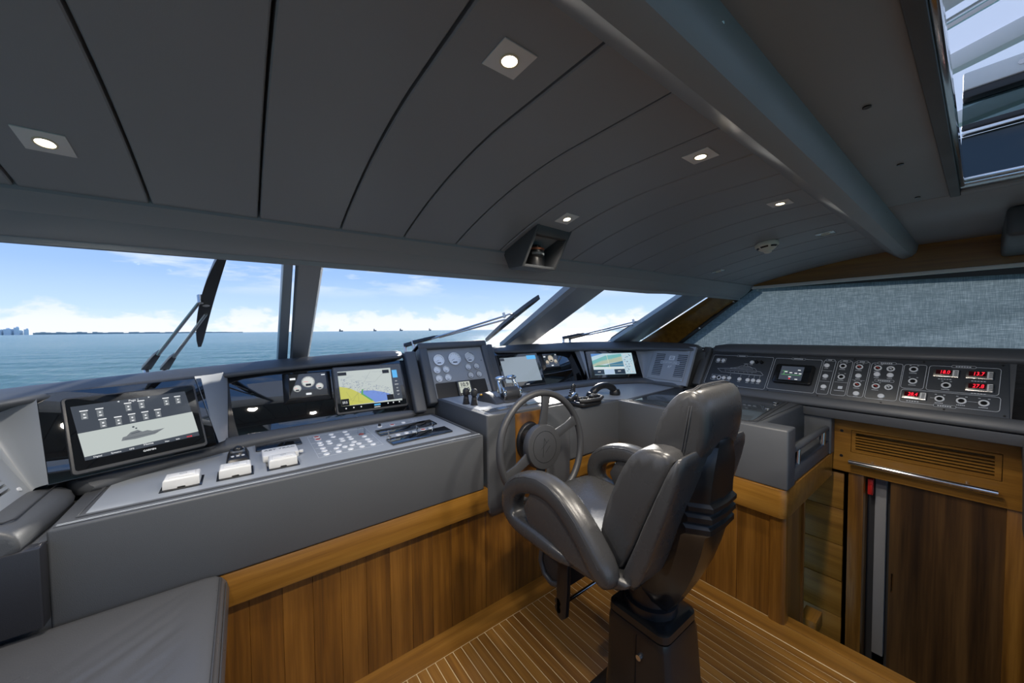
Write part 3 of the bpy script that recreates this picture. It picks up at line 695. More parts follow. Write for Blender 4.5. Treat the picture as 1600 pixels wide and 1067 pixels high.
for u, tx in ((.05,'Digital'),(.095,'Systems'),(.135,'GPS'),(.235,'Nav'),(.268,'Info'),(.305,'MOB')):
    text('lettering', tx, FC, u, .046+.004*(u/.3), w+.0008, .008, S_T if tx != 'MOB' else S_RD, ms)
mb = MB(FC); mb.poly([(.120,.240,w+.001),(.126,.237,w+.001),(.126,.243,w+.001)]); mb.build('icon', S_T, ms); MB(FC).poly([(.212,.243,w+.001),(.206,.240,w+.001),(.206,.246,w+.001)]).build('icon', S_T, ms)

# chart plotter (port) ; the one to starboard of the helm is the same unit
def chart(fr, u0, u1, v0, v1, label, lit):
    th = bezel('chart_plotter', fr, u0, u1, v0, v1, label); W, Hh = u1-u0, v1-v0
    def U(a): return u0 + a*W
    def V(b): return v0 + b*Hh
    def A(q, w, m, name='image_area'): MB(fr).flat([(U(a),V(b)) for a,b in q], w).build(name, m, th)
    w = .0022
    A([(.065,.16),(.92,.13),(.92,.90),(.065,.89)], w, S_W if lit else emat('screen_dim', (.36,.44,.52), .55))
    if lit:
        A([(.065,.16),(.52,.16),(.44,.27),(.36,.36),(.30,.42),(.20,.52),(.065,.57)], w+.0004, S_Y)
        A([(.52,.16),(.78,.18),(.76,.30),(.66,.36),(.52,.42),(.38,.44),(.32,.42),(.40,.32)], w+.0004, S_BL)
        A([(.34,.37),(.36,.47),(.38,.47),(.37,.37),(.50,.20),(.47,.20)], w+.0008, S_G)
        mb = MB(fr); rr = random.Random(4)
        for k in range(220):
            a, b = rr.uniform(.09,.78), 0; b = .62-.42*a + rr.uniform(-.10,.10)+.05; s_ = rr.uniform(.0015,.005)
            if .2 < b < .86: mb.flat([(U(a),V(b)),(U(a)+s_,V(b)),(U(a)+s_,V(b)+s_*.6),(U(a),V(b)+s_*.6)], w+.0010)
        for k in range(16):
            a, b = rr.uniform(.1,.7), rr.uniform(.55,.85); line(mb, (U(a),V(b)), (U(a+rr.uniform(.03,.12)),V(b+rr.uniform(-.02,.02))), .0006, w+.0008, .0002)
        mb.build('chart_marks', emat('chart_ink', (.16,.20,.36), .6), th)
        mb = MB(fr)
        for a, b, c, d in ((.12,.20,.40,.48),(.2,.2,.52,.86),(.3,.2,.3,.5),(.55,.6,.75,.86),(.1,.3,.35,.2),(.15,.45,.2,.28)): line(mb, (U(a),V(b)), (U(c),V(d)), .0006, w+.0008, .0002)
        mb.build('chart_lines', S_DT, th)
        A([(.80,.17),(.93,.17),(.93,.90),(.82,.90)], w+.0012, S_N)
        A([(.835,.66),(.91,.66),(.91,.84),(.835,.84)], w+.0016, S_LB)
        A([(.79,.78),(.69,.78),(.69,.86),(.79,.86)], w+.0012, S_B); A([(.065,.16),(.17,.16),(.17,.30),(.065,.30)], w+.0012, S_B); A([(.065,.80),(.18,.80),(.18,.87),(.065,.87)], w+.0012, S_B); A([(.70,.17),(.80,.17),(.80,.29),(.70,.29)], w+.0012, S_B)
        text('lettering', '59.5', fr, U(.115), V(.225), w+.0016, .020, S_T, th, sx=.8)
        for b in (.58,.50,.42,.35,.27): text('lettering', {.58:'0.0',.50:'DTW',.42:'4.3',.35:'18.2',.27:'117'}[b], fr, U(.875), V(b), w+.0016, .010, S_T, th)
        for a in (.12,.22,.32,.70,.78,.87): MB(fr).disc(U(a), V(.105), w+.0008, .004, 8).build('icon', S_T, th)
        A([(.50,.09),(.59,.09),(.59,.12),(.50,.12)], w+.0008, S_LB)
    else:
        A([(.70,.80),(.93,.80),(.93,.92),(.70,.92)], w+.0006, S_LB); A([(.065,.80),(.16,.80),(.16,.88),(.065,.88)], w+.0006, S_N)
    text('lettering', 'GARMIN', fr, U(.54), V(.058), w+.0008, .0095, S_T, th)
    return th
chart(FB, .421, .842, .030, .325, 'lit chart plotter with yellow land and pale sea on the port console', True)
chart(FE, .036, .478, .010, .304, 'dim chart plotter beside the chrome throttles', False)

def gauge_pod(fr, u0, u1, v0, v1, label, grey):
    th = thing('engine_display', fr.P((u0+u1)/2, v0, 0), label, 'display')
    i = .026
    O = [(u0,v0,-.018),(u1,v0,-.018),(u1,v1,-.018),(u0,v1,-.018)]; I = [(u0+i,v0+i*.9,.008),(u1-i,v0+i*.9,.008),(u1-i,v1-i*.5,.008),(u0+i,v1-i*.5,.008)]
    MB(fr).loft([[(a,b,-.03) for a,b,c in O], O, I]).build('housing', BLKG, th, bevel=.002)
    MB(fr).flat([(a+(.004 if k in (0,3) else -.004), b+(.004 if k < 2 else -.004)) for k,(a,b,c) in enumerate(I)], .0086).build('front_glass', GLS, th)
    W, Hh = u1-u0-2*i, v1-v0-1.4*i; cu, cv = (u0+u1)/2, (v0+.9*i+v1-.5*i)/2; w = .0092
    for a, b, r in ((0,.12,.033),(-.29,-.12,.020),(.29,-.10,.020)):
        a, b = cu+a*W, cv+b*Hh
        MB(fr).disc(a, b, w, r).build('dial', grey, th)
        mb = MB(fr); mb.ring(a, b, w, r*.90, r*.95, .0003)
        for k in range(9):
            t = math.radians(-40+k*32.5); line(mb, (a+r*.72*math.cos(t), b+r*.72*math.sin(t)), (a+r*.9*math.cos(t), b+r*.9*math.sin(t)), .0012, w, .0003)
        mb.flat(rrect(a-r*.42,a+r*.42,b-r*.75,b-r*.35,r*.1), w+.0003); mb.build('dial_marks', S_B, th)
        mb = MB(fr); line(mb, (a,b), (a-r*.7,b+r*.05), .0015, w+.0004, .0003); mb.build('needle', S_RD, th)
    mb = MB(fr); mb.flat([(cu-.46*W,cv+.24*Hh),(cu-.32*W,cv+.24*Hh),(cu-.32*W,cv+.32*Hh),(cu-.46*W,cv+.32*Hh)], w); mb.flat([(cu-.08*W,cv-.42*Hh),(cu+.06*W,cv-.42*Hh),(cu+.06*W,cv-.34*Hh),(cu-.08*W,cv-.34*Hh)], w); mb.flat([(cu+.36*W,cv+.36*Hh),(cu+.46*W,cv+.36*Hh),(cu+.46*W,cv+.40*Hh),(cu+.36*W,cv+.40*Hh)], w); mb.build('icon', S_T, th)
    return th
gauge_pod(FB, .168, .412, .132, .311, 'small display with three white dials on the port console', emat('dial_white', (.62,.64,.62), .75))
gauge_pod(FE, .500, .726, .128, .296, 'small display with three cream dials to starboard of the throttles', emat('dial_cream', (.55,.50,.40), .7))

# ------------------------------------------------------------------ port console switches
Z0 = .9925
TB = Fr((0,0,Z0), (1,0,0), flat=True)
bm_w = MB().disc(0,0,0,.0135,16,.004,.86).mesh('button', BTN); bm_r = MB().disc(0,0,0,.0135,16,.004,.86).mesh('button', RED)
ring_m = MB().ring(0,0,0,.0125,.0155,.0035,18).mesh('button_ring', BTN)
white = [(.291,1.987),(.29,1.946),(.289,1.886),(.288,1.84),(.288,1.785),(.331,1.99),(.33,1.947),(.365,2.11),(.365,2.055),(.435,2.117),(.433,2.058),(.431,1.999),(.431,1.957),(.392,1.994),(.39,1.952),(.43,1.895),(.411,1.849),(.443,1.851),(.377,1.844),(.361,1.889),(.34,1.845),(.339,1.788),(.391,1.789),(.443,1.793),(.497,1.959),(.496,1.897),(.496,1.854),(.495,1.795),(.646,1.874),(.695,1.88),(.76,2.105)]
for x, y in white: link('button', bm_w, pc, M=TB.mat(x, y, 0))
for x, y in ((.294,2.104),(.293,2.053),(.689,2.094),(.79,1.882)):
    b = link('button', bm_r, pc, M=TB.mat(x, y, 0), label='red push button'); r_ = bpy.data.objects.new('button_ring', ring_m); COL.objects.link(r_); r_.parent = b
mb = MB(TB)
outline(mb, [(.255,2.135),(.252,1.755),(.535,1.765),(.545,2.135)], .0012, .0002); line(mb, (.31,1.83), (.31,1.80), .0012, .0002)
for y in (2.0,1.90,1.815): line(mb, (.255,y), (.53,y), .0008, .0002)
line(mb, (.573,2.14), (.86,2.135), .0012, .0002); line(mb, (.86,2.135), (.86,2.07), .0012, .0002)
for a in (.815,.835): line(mb, (a,2.10), (a+.012,2.112), .002, .0002); line(mb, (a,2.112), (a+.014,2.112), .002, .0002)
mb.build('printed_lines', PRN, pc)
def cap(x, y, col):
    b = link('button', bm_w if col == 'w' else bm_r, pc, M=TB.mat(x, y, 0))
    MB(TB).box(x-.017,x+.017,y-.017,y+.017,.0,.034).build('clear_guard', CLEAR, pc, bevel=.003)
cap(.495,2.012,'r'); cap(.736,1.872,'w'); cap(.835,1.882,'w')
k = MB(TB); k.disc(.619,2.104,0,.015,18,.005,.9); k.build('button', BTN, pc); k = MB(TB); k.disc(.619,2.104,.005,.009,14,.012,.8); k.build('rotary_knob', BLK, pc, label='black rotary knob')
k = MB(TB); k.disc(.595,1.861,0,.012,16,.005,.9); k.build('toggle_base', STL, pc); MB().tube([(.595,1.861,Z0+.004),(.590,1.858,Z0+.036)], [.0035,.005], 8).build('toggle_lever', STL, pc)
for q, lb in (([(.566,2.012),(.905,2.048),(.902,1.935),(.565,1.905)],'a'),([(.565,1.817),(.908,1.852),(.902,1.738),(.566,1.713)],'b')):
    u0, v0 = q[3]; MB(TB).prism([q[3],q[2],q[1],q[0]], 0, .009).build('touch_panel', GLS, pc, bevel=.003)
tl = MB(TB).prism(rrect(.032,.22,2.02,2.13,.008), 0, .009).build('touch_panel', GLS, pc, bevel=.003)
# white hinged covers on small black plates
def cover(x, label):
    th = thing('switch_cover', (x,1.77,Z0), label, 'cover', 'white plastic covers on the port console')
    MB(TB).prism([(x-.057,1.713),(x+.057,1.713),(x+.057,1.825),(x-.057,1.825)], 0, .003).build('base_plate', BLKG, th, bevel=.001)
    O = [(x-.05,1.727),(x-.014,1.727),(x-.010,1.727),(x+.010,1.727),(x+.014,1.727),(x+.05,1.727),(x+.05,1.805),(x-.05,1.805)]
    secs = [[(a,b,.003+(.006 if 1 < i < 4 else 0)) for i,(a,b) in enumerate(O)], [(x+(a-x)*.98,b+(.001 if b<1.75 else 0),.032) for a,b in O], [(x+(a-x)*.90,1.766+(b-1.766)*.88,.037) for a,b in O]]
    MB(TB).loft(secs).build('lid', WHT, th, bevel=.0015)
    MB(TB).prism([(x-.036,1.742),(x+.036,1.742),(x+.036,1.792),(x-.036,1.792)], .037, .0395).build('lid_step', WHT, th, bevel=.001)
    mb = MB(TB); mb.ring(x+.002,1.772,.0395,.009,.0105,.0004,16); line(mb, (x-.004,1.768), (x+.008,1.776), .0015, .0396, .0004); mb.build('emblem', PAN, th)
    return th
cover(-.192, 'white plastic cover standing alone at the port end of the console'); cover(-.038, 'white plastic cover in front of the black trackball'); cover(.119, 'white plastic cover in front of the white lettered box')
tb = thing('trackball', (-.033,1.97,Z0), 'black trackball control with chrome ring on the port console', 'trackball')
MB(TB).loft([[(-.074,1.895,0),(.010,1.895,0),(.010,2.045,0),(-.074,2.045,0)],[(-.066,1.91,.022),(.002,1.91,.022),(-.004,2.035,.034),(-.060,2.035,.034)]]).build('housing', BLK, tb, bevel=.006)
MB(TB).ring(-.032,1.985,.028,.020,.028,.010,24).build('ring', STL, tb); MB().ball((-.032,1.985,Z0+.036), .018, 16, 10).build('ball', BLKG, tb)
for k in range(3): link('button', MB().disc(0,0,0,.006,10,.003).mesh('button', BTN), tb, M=TB.mat(-.05+.018*k, 1.925, .024))
wb = thing('control_box', (.118,1.895,Z0), 'white lettered plastic box lying on the port console', 'box')
MB(TB).prism(rrect(.052,.186,1.835,1.955,.008), 0, .026).build('case', WHT, wb, bevel=.004)
text('lettering', 'ABT TRAC', TB, .119, 1.92, .0262, .024, PRD, wb, sx=1.05)
MB(TB).prism(rrect(.19,.206,1.862,1.878,.004), .006, .018).build('clip', WHT, wb, bevel=.002)
MB(TB).box(.18,.20,1.866,1.874,.008,.016).build('clip_arm', WHT, wb)

# ================================================================== helm console
hc = thing('helm_console', (1.3,1.9,.5), 'grey leather helm console with teak inset behind the wheel', 'console')
ZT = 1.085
secs = []
for z, y, i in ((ZT,1.604,0),(ZT-.004,1.600,0),(.95,1.598,0),(.70,1.592,0),(.60,1.592,.0),(.545,1.605,.012),(.50,1.64,.05)):
    secs.append([(1.036+i,2.30,z),(1.036+i,y+.01,z),(1.042+i,y,z),(1.66-i,y,z),(1.666-i,y+.01,z),(1.666-i,2.30,z)])
MB().loft(secs).build('body', LEA, hc, bevel=.008, seg=3, ang=50)
MB().box(1.225, 1.452, 1.588, 1.63, .53, 1.068).build('teak_inset', TEAKV, hc, bevel=.003)
MB().box(1.452, 1.654, 1.582, 1.63, .52, 1.075).build('leather_inset', LEA, hc, bevel=.006)
TH = Fr((0,0,ZT), (1,0,0), flat=True)
MB(TH).prism([(1.075,1.735),(1.62,1.735),(1.62,2.20),(1.06,2.20)], 0, .002).build('instrument_plate', PAN, hc)
MB(TH).prism([(1.09,1.66),(1.62,1.66),(1.62,1.728),(1.09,1.728)], 0, .0025).build('instrument_plate', PAND, hc)
MB(TH).prism(rrect(1.16,1.33,1.668,1.722,.006), .0025, .006).build('steel_plate', STL, hc); MB(TH).prism(rrect(1.38,1.56,1.668,1.722,.006), .0025, .006).build('steel_plate', STL, hc)
MB(TH).prism(rrect(1.345,1.37,1.67,1.70,.004), .0025, .022).build('latch', STL, hc, bevel=.002)
mb = MB(TH); line(mb, (1.075,1.62), (1.075,2.2), .0015, .0005); line(mb, (1.065,1.62), (1.065,2.2), .0015, .0005); mb.build('stitching', PRN, hc)
# gauge pod
gp = thing('gauge_pod', (1.26,2.25,ZT), 'raised leather pod with round chrome gauges above the wheel', 'instrument pod')
for u0,u1,v0,v1 in ((-.285,-.225,-.02,.425),(.228,.278,-.02,.425)): MB(FD).prism([(u0,v0),(u1,v0),(u1,v1),(u0,v1)], -.12, .02).build('side_border', LEA, gp, bevel=.012, seg=3)
MB(FD).prism([(-.285,.372),(.278,.382),(.278,.432),(-.285,.422)], -.13, .022).build('brow', LEA, gp, bevel=.012, seg=3)
MB().box(.962, 1.588, 2.46, 2.62, ZT+.002, 1.36).build('back_body', LEA, gp, smooth=False)
MB(FD).box(-.27, .265, -.02, .40, -.14, -.03).build('back_shell', LEA, gp, bevel=.01)
MB(FD).box(-.232, .235, -.005, .385, -.03, -.006).build('gauge_plate', PAN, gp)
GF = pmat('gauge_face', (.80,.83,.86), .16, metal=.35)
MB(FD).prism(rrect(-.211,.195,.0,.120,.008), -.006, -.002).build('black_plate', BLK, gp)
def gauge(u, v, r):
    g = MB(FD).disc(u, v, -.006, r*.95, 28, .006).build('gauge', GF, gp)
    MB(FD).ring(u, v, -.006, r*.90, r, .011, 32).build('rim', CHR, g)
    mb = MB(FD)
    for k in range(11):
        t = math.radians(-40+k*26); line(mb, (u+r*.70*math.cos(t), v+r*.70*math.sin(t)), (u+r*.86*math.cos(t), v+r*.86*math.sin(t)), r*.03, .0002, .0003)
    line(mb, (u,v), (u-r*.55,v-r*.25), r*.05, .0004, .0004); mb.flat([(u-r*.35,v-r*.6),(u+r*.35,v-r*.6),(u+r*.35,v-r*.42),(u-r*.35,v-r*.42)], .0003); mb.build('dial_marks', PRD, g)
for u, v, r in ((-.148,.290,.041),(-.022,.292,.050),(.106,.296,.041),(-.179,.216,.025),(-.109,.216,.025),(-.177,.153,.025),(-.106,.154,.025),(.075,.220,.025),(.146,.222,.025),(.079,.156,.025),(.151,.158,.025)): gauge(u, v, r)
for u, v in ((.205,.27),(.21,.07),(-.222,.27)): MB(FD).disc(u, v, -.006, .005, 10, .003).build('screw_cap', STL, gp)
dd = thing('depth_display', FD.P(0,.0,0), 'small grey digital display reading 10.9 in the gauge pod', 'display')
MB(FD).prism(rrect(-.055,.056,.003,.118,.008), -.002, .014).build('housing', DKG, dd, bevel=.003)
LCD = emat('lcd_pale', (.62,.66,.58), .62)
MB(FD).flat(rrect(-.044,.045,.026,.108,.003), .0145).build('image_area', LCD, dd)
text('lettering', '10.9', FD, 0, .085, .0150, .040, PRD, dd, bold=.0008); text('lettering', '1.0', FD, .010, .046, .0150, .040, PRD, dd, bold=.0008)
mb = MB(FD); line(mb, (-.044,.066), (.045,.066), .001, .0148); mb.build('printed_lines', PRD, dd)
for k in range(4): MB(FD).disc(-.035+k*.023, .014, .014, .005, 10, .002).build('button', BTN if k else STL, dd)
# joysticks
def joystick(x, y, label):
    t = thing('joystick', (x,y,ZT+.002), label, 'joystick', 'black joysticks on the helm console')
    path, rad = [], []
    for k in range(13): path.append((x,y,ZT+.002+k*.0042)); rad.append((.024 if k % 2 == 0 else .019)*(1-.030*k))
    MB().tube(path, rad, 16).build('gaiter', RUB, t, ang=80)
    MB().tube([(x,y,ZT+.05),(x,y,ZT+.062),(x,y,ZT+.075),(x,y,ZT+.09),(x,y,ZT+.099),(x,y,ZT+.102)], [.010,.018,.021,.020,.013,.003], 16).build('knob', RUB, t, ang=80)
joystick(1.105, 1.945, 'black joystick standing nearest the gauge pod'); joystick(1.128, 1.885, 'black joystick standing nearest the helm console edge')
# palm-shaped remote jog lever
pl = thing('jog_lever', (1.25,1.90,ZT), 'grey wedge-shaped jog lever with a yellow mark', 'lever')
secs = []
for k, (f, wd, h) in enumerate(((0,.020,.012),(.15,.030,.045),(.35,.032,.060),(.55,.030,.050),(.75,.036,.026),(.92,.042,.012),(1,.040,.004))):
    c = Vector((1.235,2.0,ZT+.002)).lerp(Vector((1.275,1.80,ZT+.002)), f); s_ = Vector((.98,.19,0))
    secs.append([tuple(c-s_*wd), tuple(c+s_*wd), tuple(c+s_*wd*.7+Vector((0,0,h))), tuple(c-s_*wd*.7+Vector((0,0,h)))])
MB().loft(secs).build('body', DKG, pl, bevel=.006, seg=3)
MB().ball((1.215,1.945,ZT+.046), .010, 10, 6, .6).build('mark', pmat('amber', (.7,.38,.03), .4), pl)
# throttles
th = thing('throttle', (1.43,1.87,ZT), 'twin chrome throttle levers on a grey drum', 'throttle')
MB(TH).prism(rrect(1.30,1.50,1.79,1.97,.02), .002, .012).build('base_plate', DKG, th, bevel=.003)
MB().cyl((1.343,1.88,ZT+.045), (1.452,1.88,ZT+.045), .042, n=28).build('drum', DKG, th, bevel=.003)
MB().box(1.352, 1.443, 1.845, 1.915, ZT+.01, ZT+.045).build('plinth', DKG, th, bevel=.008)
for k, x in enumerate((1.335,1.460)):
    sg = -1 if k == 0 else 1
    MB().cyl((x-.010,1.88,ZT+.045), (x+.010,1.88,ZT+.045), .045, n=28).build('lever_disc', CHR, th, bevel=.003)
    MB().tube([(x,1.875,ZT+.05),(x+.003*sg,1.895,ZT+.085),(x,1.915,ZT+.115),(x-.004*sg,1.92,ZT+.135)], [.020,.017,.013,.013], 12).build('lever', CHR, th)
    secs = []
    for t_, r_ in ((0,.006),(.08,.014),(.3,.019),(.7,.019),(.92,.014),(1,.005)):
        c = Vector((x+.018*sg,1.925,ZT+.142)).lerp(Vector((x-.056*sg,1.92,ZT+.142)), t_); secs.append([(c.x, c.y+r_*1.4*math.cos(a*math.pi/6), c.z+r_*.8*math.sin(a*math.pi/6)) for a in range(12)])
    MB().loft(secs).build('grip', CHR, th, ang=80)
# steering wheel
sw = thing('steering_wheel', (1.255,1.60,.93), 'grey four-spoke steering wheel with round hub', 'steering wheel')
C0 = Vector((1.255,1.392,.928)); tl_ = math.radians(7); ux = Vector((1,0,0)); uz = Vector((0,math.sin(tl_),math.cos(tl_))); un = uz.cross(ux) * -1
if un.y > 0: un = -un
RW = .283
MB().tube([C0 + RW*(math.cos(2*math.pi*k/48)*ux + math.sin(2*math.pi*k/48)*uz) for k in range(48)], .0185, 14, loop=True).build('rim', DKG, sw, ang=80)
def P3(r, a, d=0): return C0 + r*(math.cos(a)*ux + math.sin(a)*uz) - un*d
for ang in (80, 22, 202, 260):
    a = math.radians(ang); t_ = -math.sin(a)*ux + math.cos(a)*uz; rd = math.cos(a)*ux + math.sin(a)*uz; secs = []
    for r, wd, d in ((.06,.036,.020),(.13,.026,.012),(.20,.022,.004),(.272,.030,0)):
        c = C0 + r*rd - un*d; secs.append([tuple(c-t_*wd+un*.007), tuple(c+t_*wd+un*.007), tuple(c+t_*wd-un*.007), tuple(c-t_*wd-un*.007)])
    MB().loft(secs).build('spoke', DKG, sw, bevel=.003)
FW = Fr(C0, (1,0,0), 7)
MB(FW).disc(0,0,-.03,.118,40,.042,.97).build('hub', DKG, sw, bevel=.004)
MB(FW).ring(0,0,.012,.080,.082,.0008,40).build('hub_ring', BLK, sw)
mb = MB(FW)
for a, b in (((-.02,-.05),(.0,.045)),((0,.045),(.012,.02)),((-.03,-.01),(.03,.03)),((.0,-.03),(.035,.0))): line(mb, a, b, .002, .012)
mb.build('emblem', BLK, sw)
MB().cyl(C0+Vector((0,.03,0)), (1.29,1.60,.93), .036, .045).build('column', BLK, sw)
MB(Fr((1.315,1.588,.90),(1,0,0),0)).disc(0,0,0,.095,32,.022,.92,rv=.115).build('column_boss', BLK, sw, bevel=.004)
for z in (.83,.95): MB().cyl((1.27,1.57,z), (1.27,1.545,z), .012).build('bolt', STL, sw)
MB().tube([(1.26,1.56,.95),(1.275,1.53,.965),(1.30,1.52,.94),(1.31,1.53,.91)], .010, 8).build('linkage', STL, sw)

# ================================================================== starboard console (screens, chart table, grab rail box)
sc = thing('starboard_console', (2.6,1.3,.71), 'grey leather starboard console wrapping aft round the helm seat', 'console')
ZS2 = 1.025
MB().box(1.670, 2.30, 1.597, 2.42, .70, ZS2).build('front_body', LEA, sc, bevel=.010, seg=3)
mb = MB().prism([(2.176,.86),(3.15,.86),(3.15,2.2),(2.6,2.42),(2.25,2.42),(2.176,1.62)], .714, ZS2).build('side_body', LEA, sc, bevel=.010, seg=3)
# grab-rail box with a deep recess facing aft
MB().box(2.176, 2.30, .580, .90, .714, ZS2).build('recess_cheek', LEA, sc, bevel=.010, seg=3)
MB().box(3.03, 3.12, .580, .90, .714, ZS2).build('recess_cheek', LEA, sc, bevel=.010, seg=3)
MB().box(2.25, 3.08, .590, .90, .714, .80).build('recess_sill', LEA, sc, bevel=.010, seg=3)
MB().box(2.25, 3.08, .72, .90, .76, ZS2-.002).build('recess_back', LEA, sc, bevel=.012, seg=3)
gr = thing('grab_rail', (2.66,.6,.80), 'grey grab rail on two steel posts inside the console recess', 'grab rail')
MB().tube([(2.30,.605,.885),(2.45,.60,.893),(2.66,.598,.896),(2.87,.60,.893),(3.03,.605,.885)], [.016,.018,.019,.018,.016], 12).build('bar', LEA, gr)
for x in (2.42,2.93): MB().cyl((x,.605,.795), (x,.602,.885), .015).build('post', CHR, gr)
# leather top covers and recessed lid lines
TS = Fr((0,0,ZS2), (1,0,0), flat=True)
MB(TS).prism([(1.665,1.605),(2.20,1.605),(2.20,.74),(2.24,.74),(3.10,.74),(3.13,1.0),(3.16,1.62),(3.16,1.99),(2.80,2.17),(2.1,2.24),(1.665,2.30)], 0, .002).build('top_cover', LEA, sc)
MB(TS).prism([(1.93,1.82),(2.24,1.575),(3.02,1.622),(3.09,1.655),(3.10,1.965),(2.775,2.11),(2.1,2.165),(1.72,2.2),(1.72,1.9)], .002, .004).build('instrument_plate', PAN, sc)
mb = MB(TS); outline(mb, [(2.22,1.53),(2.98,1.60),(2.99,.80),(2.26,.745),(2.22,.77)], .010, .002, .004); mb.build('table_rim', DKG, sc)
ctb = thing('chart_table', (2.6,1.15,ZS2), 'glass topped chart table set into the starboard console', 'table')
MB(TS).prism([(2.235,1.515),(2.965,1.58),(2.975,.815),(2.27,.765),(2.235,.785)], .002, .006).build('glass_top', pmat('chart_glass', (.05,.06,.07), .06, spec=.7), ctb, bevel=.001)
for x, y in ((2.86,.83),(2.62,.80)): MB(TS).prism(rrect(x,x+.05,y,y+.022,.004), .006, .012).build('clip', STL, ctb, bevel=.002)
# roll under the screens
RS = [((1.60,2.215),(1.60,2.275)),((2.1,2.185),(2.1,2.27)),((2.55,2.15),(2.58,2.235)),((2.80,2.125),(2.82,2.12)),((2.80,2.08),(2.86,2.075)),((3.0,1.97),(3.035,1.985)),((3.085,1.92),(3.07,1.945))]
RS = [((1.56,2.215),(1.56,2.275)),((2.1,2.175),(2.1,2.265)),((2.50,2.135),(2.54,2.24)),((2.72,2.07),(2.78,2.12)),((2.97,1.945),(3.02,1.985)),((3.02,1.90),(3.055,1.93)),((3.00,1.75),(3.045,1.755)),((2.975,1.52),(3.02,1.52))]
secs = []
for a, b in RS:
    a = Vector((*a,1.02)); b = Vector((*b,1.08)); h = Vector((b.x-a.x,b.y-a.y,0)).normalized()
    secs.append([tuple(a), tuple(a+Vector((0,0,.026))), tuple(a+h*.012+Vector((0,0,.048))), tuple(b-h*.006), tuple(b+h*.012+Vector((0,0,-.006))), tuple(b+h*.02+Vector((0,0,-.1)))])
MB().loft(secs).build('lower_roll', LEA, sc, ang=60, sub=1)
MB().prism([(1.60,2.50),(2.56,2.50),(3.16,2.16),(3.22,1.95),(3.22,1.46),(3.39,1.46),(3.39,2.3),(2.7,2.75),(1.60,2.78)], 1.02, 1.335).build('back_body', LEA, sc, smooth=False)
hood('brow', [((1.56,2.375,1.372),(1.56,2.475,1.412),(1.56,2.66,1.39)), ((2.1,2.375,1.362),(2.1,2.475,1.418),(2.1,2.68,1.39)), ((2.50,2.375,1.352),(2.56,2.47,1.421),(2.62,2.66,1.39)),
    ((2.66,2.325,1.352),(2.72,2.41,1.422),(2.84,2.56,1.39)), ((3.06,2.075,1.357),(3.16,2.17,1.418),(3.30,2.3,1.38)), ((3.13,1.92,1.357),(3.24,1.98,1.414),(3.38,2.02,1.38)), ((3.12,1.70,1.358),(3.22,1.70,1.410),(3.38,1.70,1.37)), ((3.09,1.47,1.359),(3.20,1.47,1.407),(3.38,1.47,1.37))], sc)
MB(FE).prism([(-.05,-.03),(.022,-.03),(.022,.40),(-.05,.40)], -.05, .018).build('recess_border', LEA, sc, bevel=.012, seg=3)
MB(FE).prism([(.02,-.01),(1.0,-.01),(.97,.345),(.02,.345)], -.05, -.018).build('glass_front', GLS, sc, bevel=.001)
a0, a1 = FE.P(.998,-.01,-.004), FE.P(.962,.345,-.004); b0, b1 = FF_.P(-.005,-.01,-.004), FF_.P(-.005,.345,-.004)
MB().loft([[tuple(a0),tuple(a1)],[tuple((a0+b0)/2+Vector((-.01,-.02,0))),tuple((a1+b1)/2+Vector((-.015,-.02,0)))],[tuple(b0),tuple(b1)]], False, False).build('wedge', PAN, sc, ang=60)
MB(FF_).box(-.02, .54, -.02, .345, -.05, -.018).build('glass_front', GLS, sc)
a0, a1 = FF_.P(.530,-.01,-.004), FF_.P(.535,.33,-.004); b0, b1 = FG.P(-.01,-.02,-.004), FG.P(-.01,.31,-.004); secs = []
for i in range(6):
    f = i/5; c0 = a0.lerp(b0,f)+Vector((.02,.02,0))*math.sin(math.pi*f); c1 = a1.lerp(b1,f)+Vector((.03,.03,0))*math.sin(math.pi*f); secs.append([tuple(c0),tuple(c1)])
MB().loft(secs, False, False).build('corner_cove', PAN, sc, ang=60)
# speaker panel with lettering
MB(FG).box(-.012, .40, -.03, .33, -.03, -.006).build('speaker_surround', PAN, sc)
sp = thing('speaker_panel', FG.P(.18,0,0), 'grey speaker panel lettered CUSTOM LINE 97 between two grilles', 'speaker')
MB(FG).box(0, .362, 0, .288, -.006, 0).build('plate', PAN, sp, bevel=.001)
for u in (.042,.262):
    g = MB(FG).box(u,u+.090,.036,.247,0,.0008).build('grille', DKG, sp)
    mb = MB(FG)
    for k in range(12): mb.box(u+.001,u+.089,.041+k*.0172,.041+k*.0172+.007,.0008,.003)
    mb.build('grille_bars', PAN, g)
MB(FG).prism(rrect(.105,.295,.148,.180,.014), .0031, .0036).build('name_plate', PAN, sp)
mb = MB(FG); outline(mb, rrect(.105,.295,.148,.180,.014), .0012, .0036); mb.build('printed_lines', PRN, sp)
text('lettering', 'CUSTOM LINE', FG, .200, .164, .0038, .0225, PRN, sp, sx=.98); text('lettering', '97', FG, .198, .124, .0005, .036, PRN, sp, shear=.4)
MB(FG).box(.180,.232,.192,.232,.0,.001).build('emblem', PRN, sp)
mb = MB(FG); mb.box(.190,.222,.217,.222,.001,.0014); mb.box(.190,.222,.202,.207,.001,.0014); mb.build('emblem_bars', PAND, sp)
for u, v in ((.03,.28),(.35,.275),(.018,.010),(.35,.012)): MB(FG).disc(u,v,0,.004,10,.002).build('screw_cap', STL, sp)
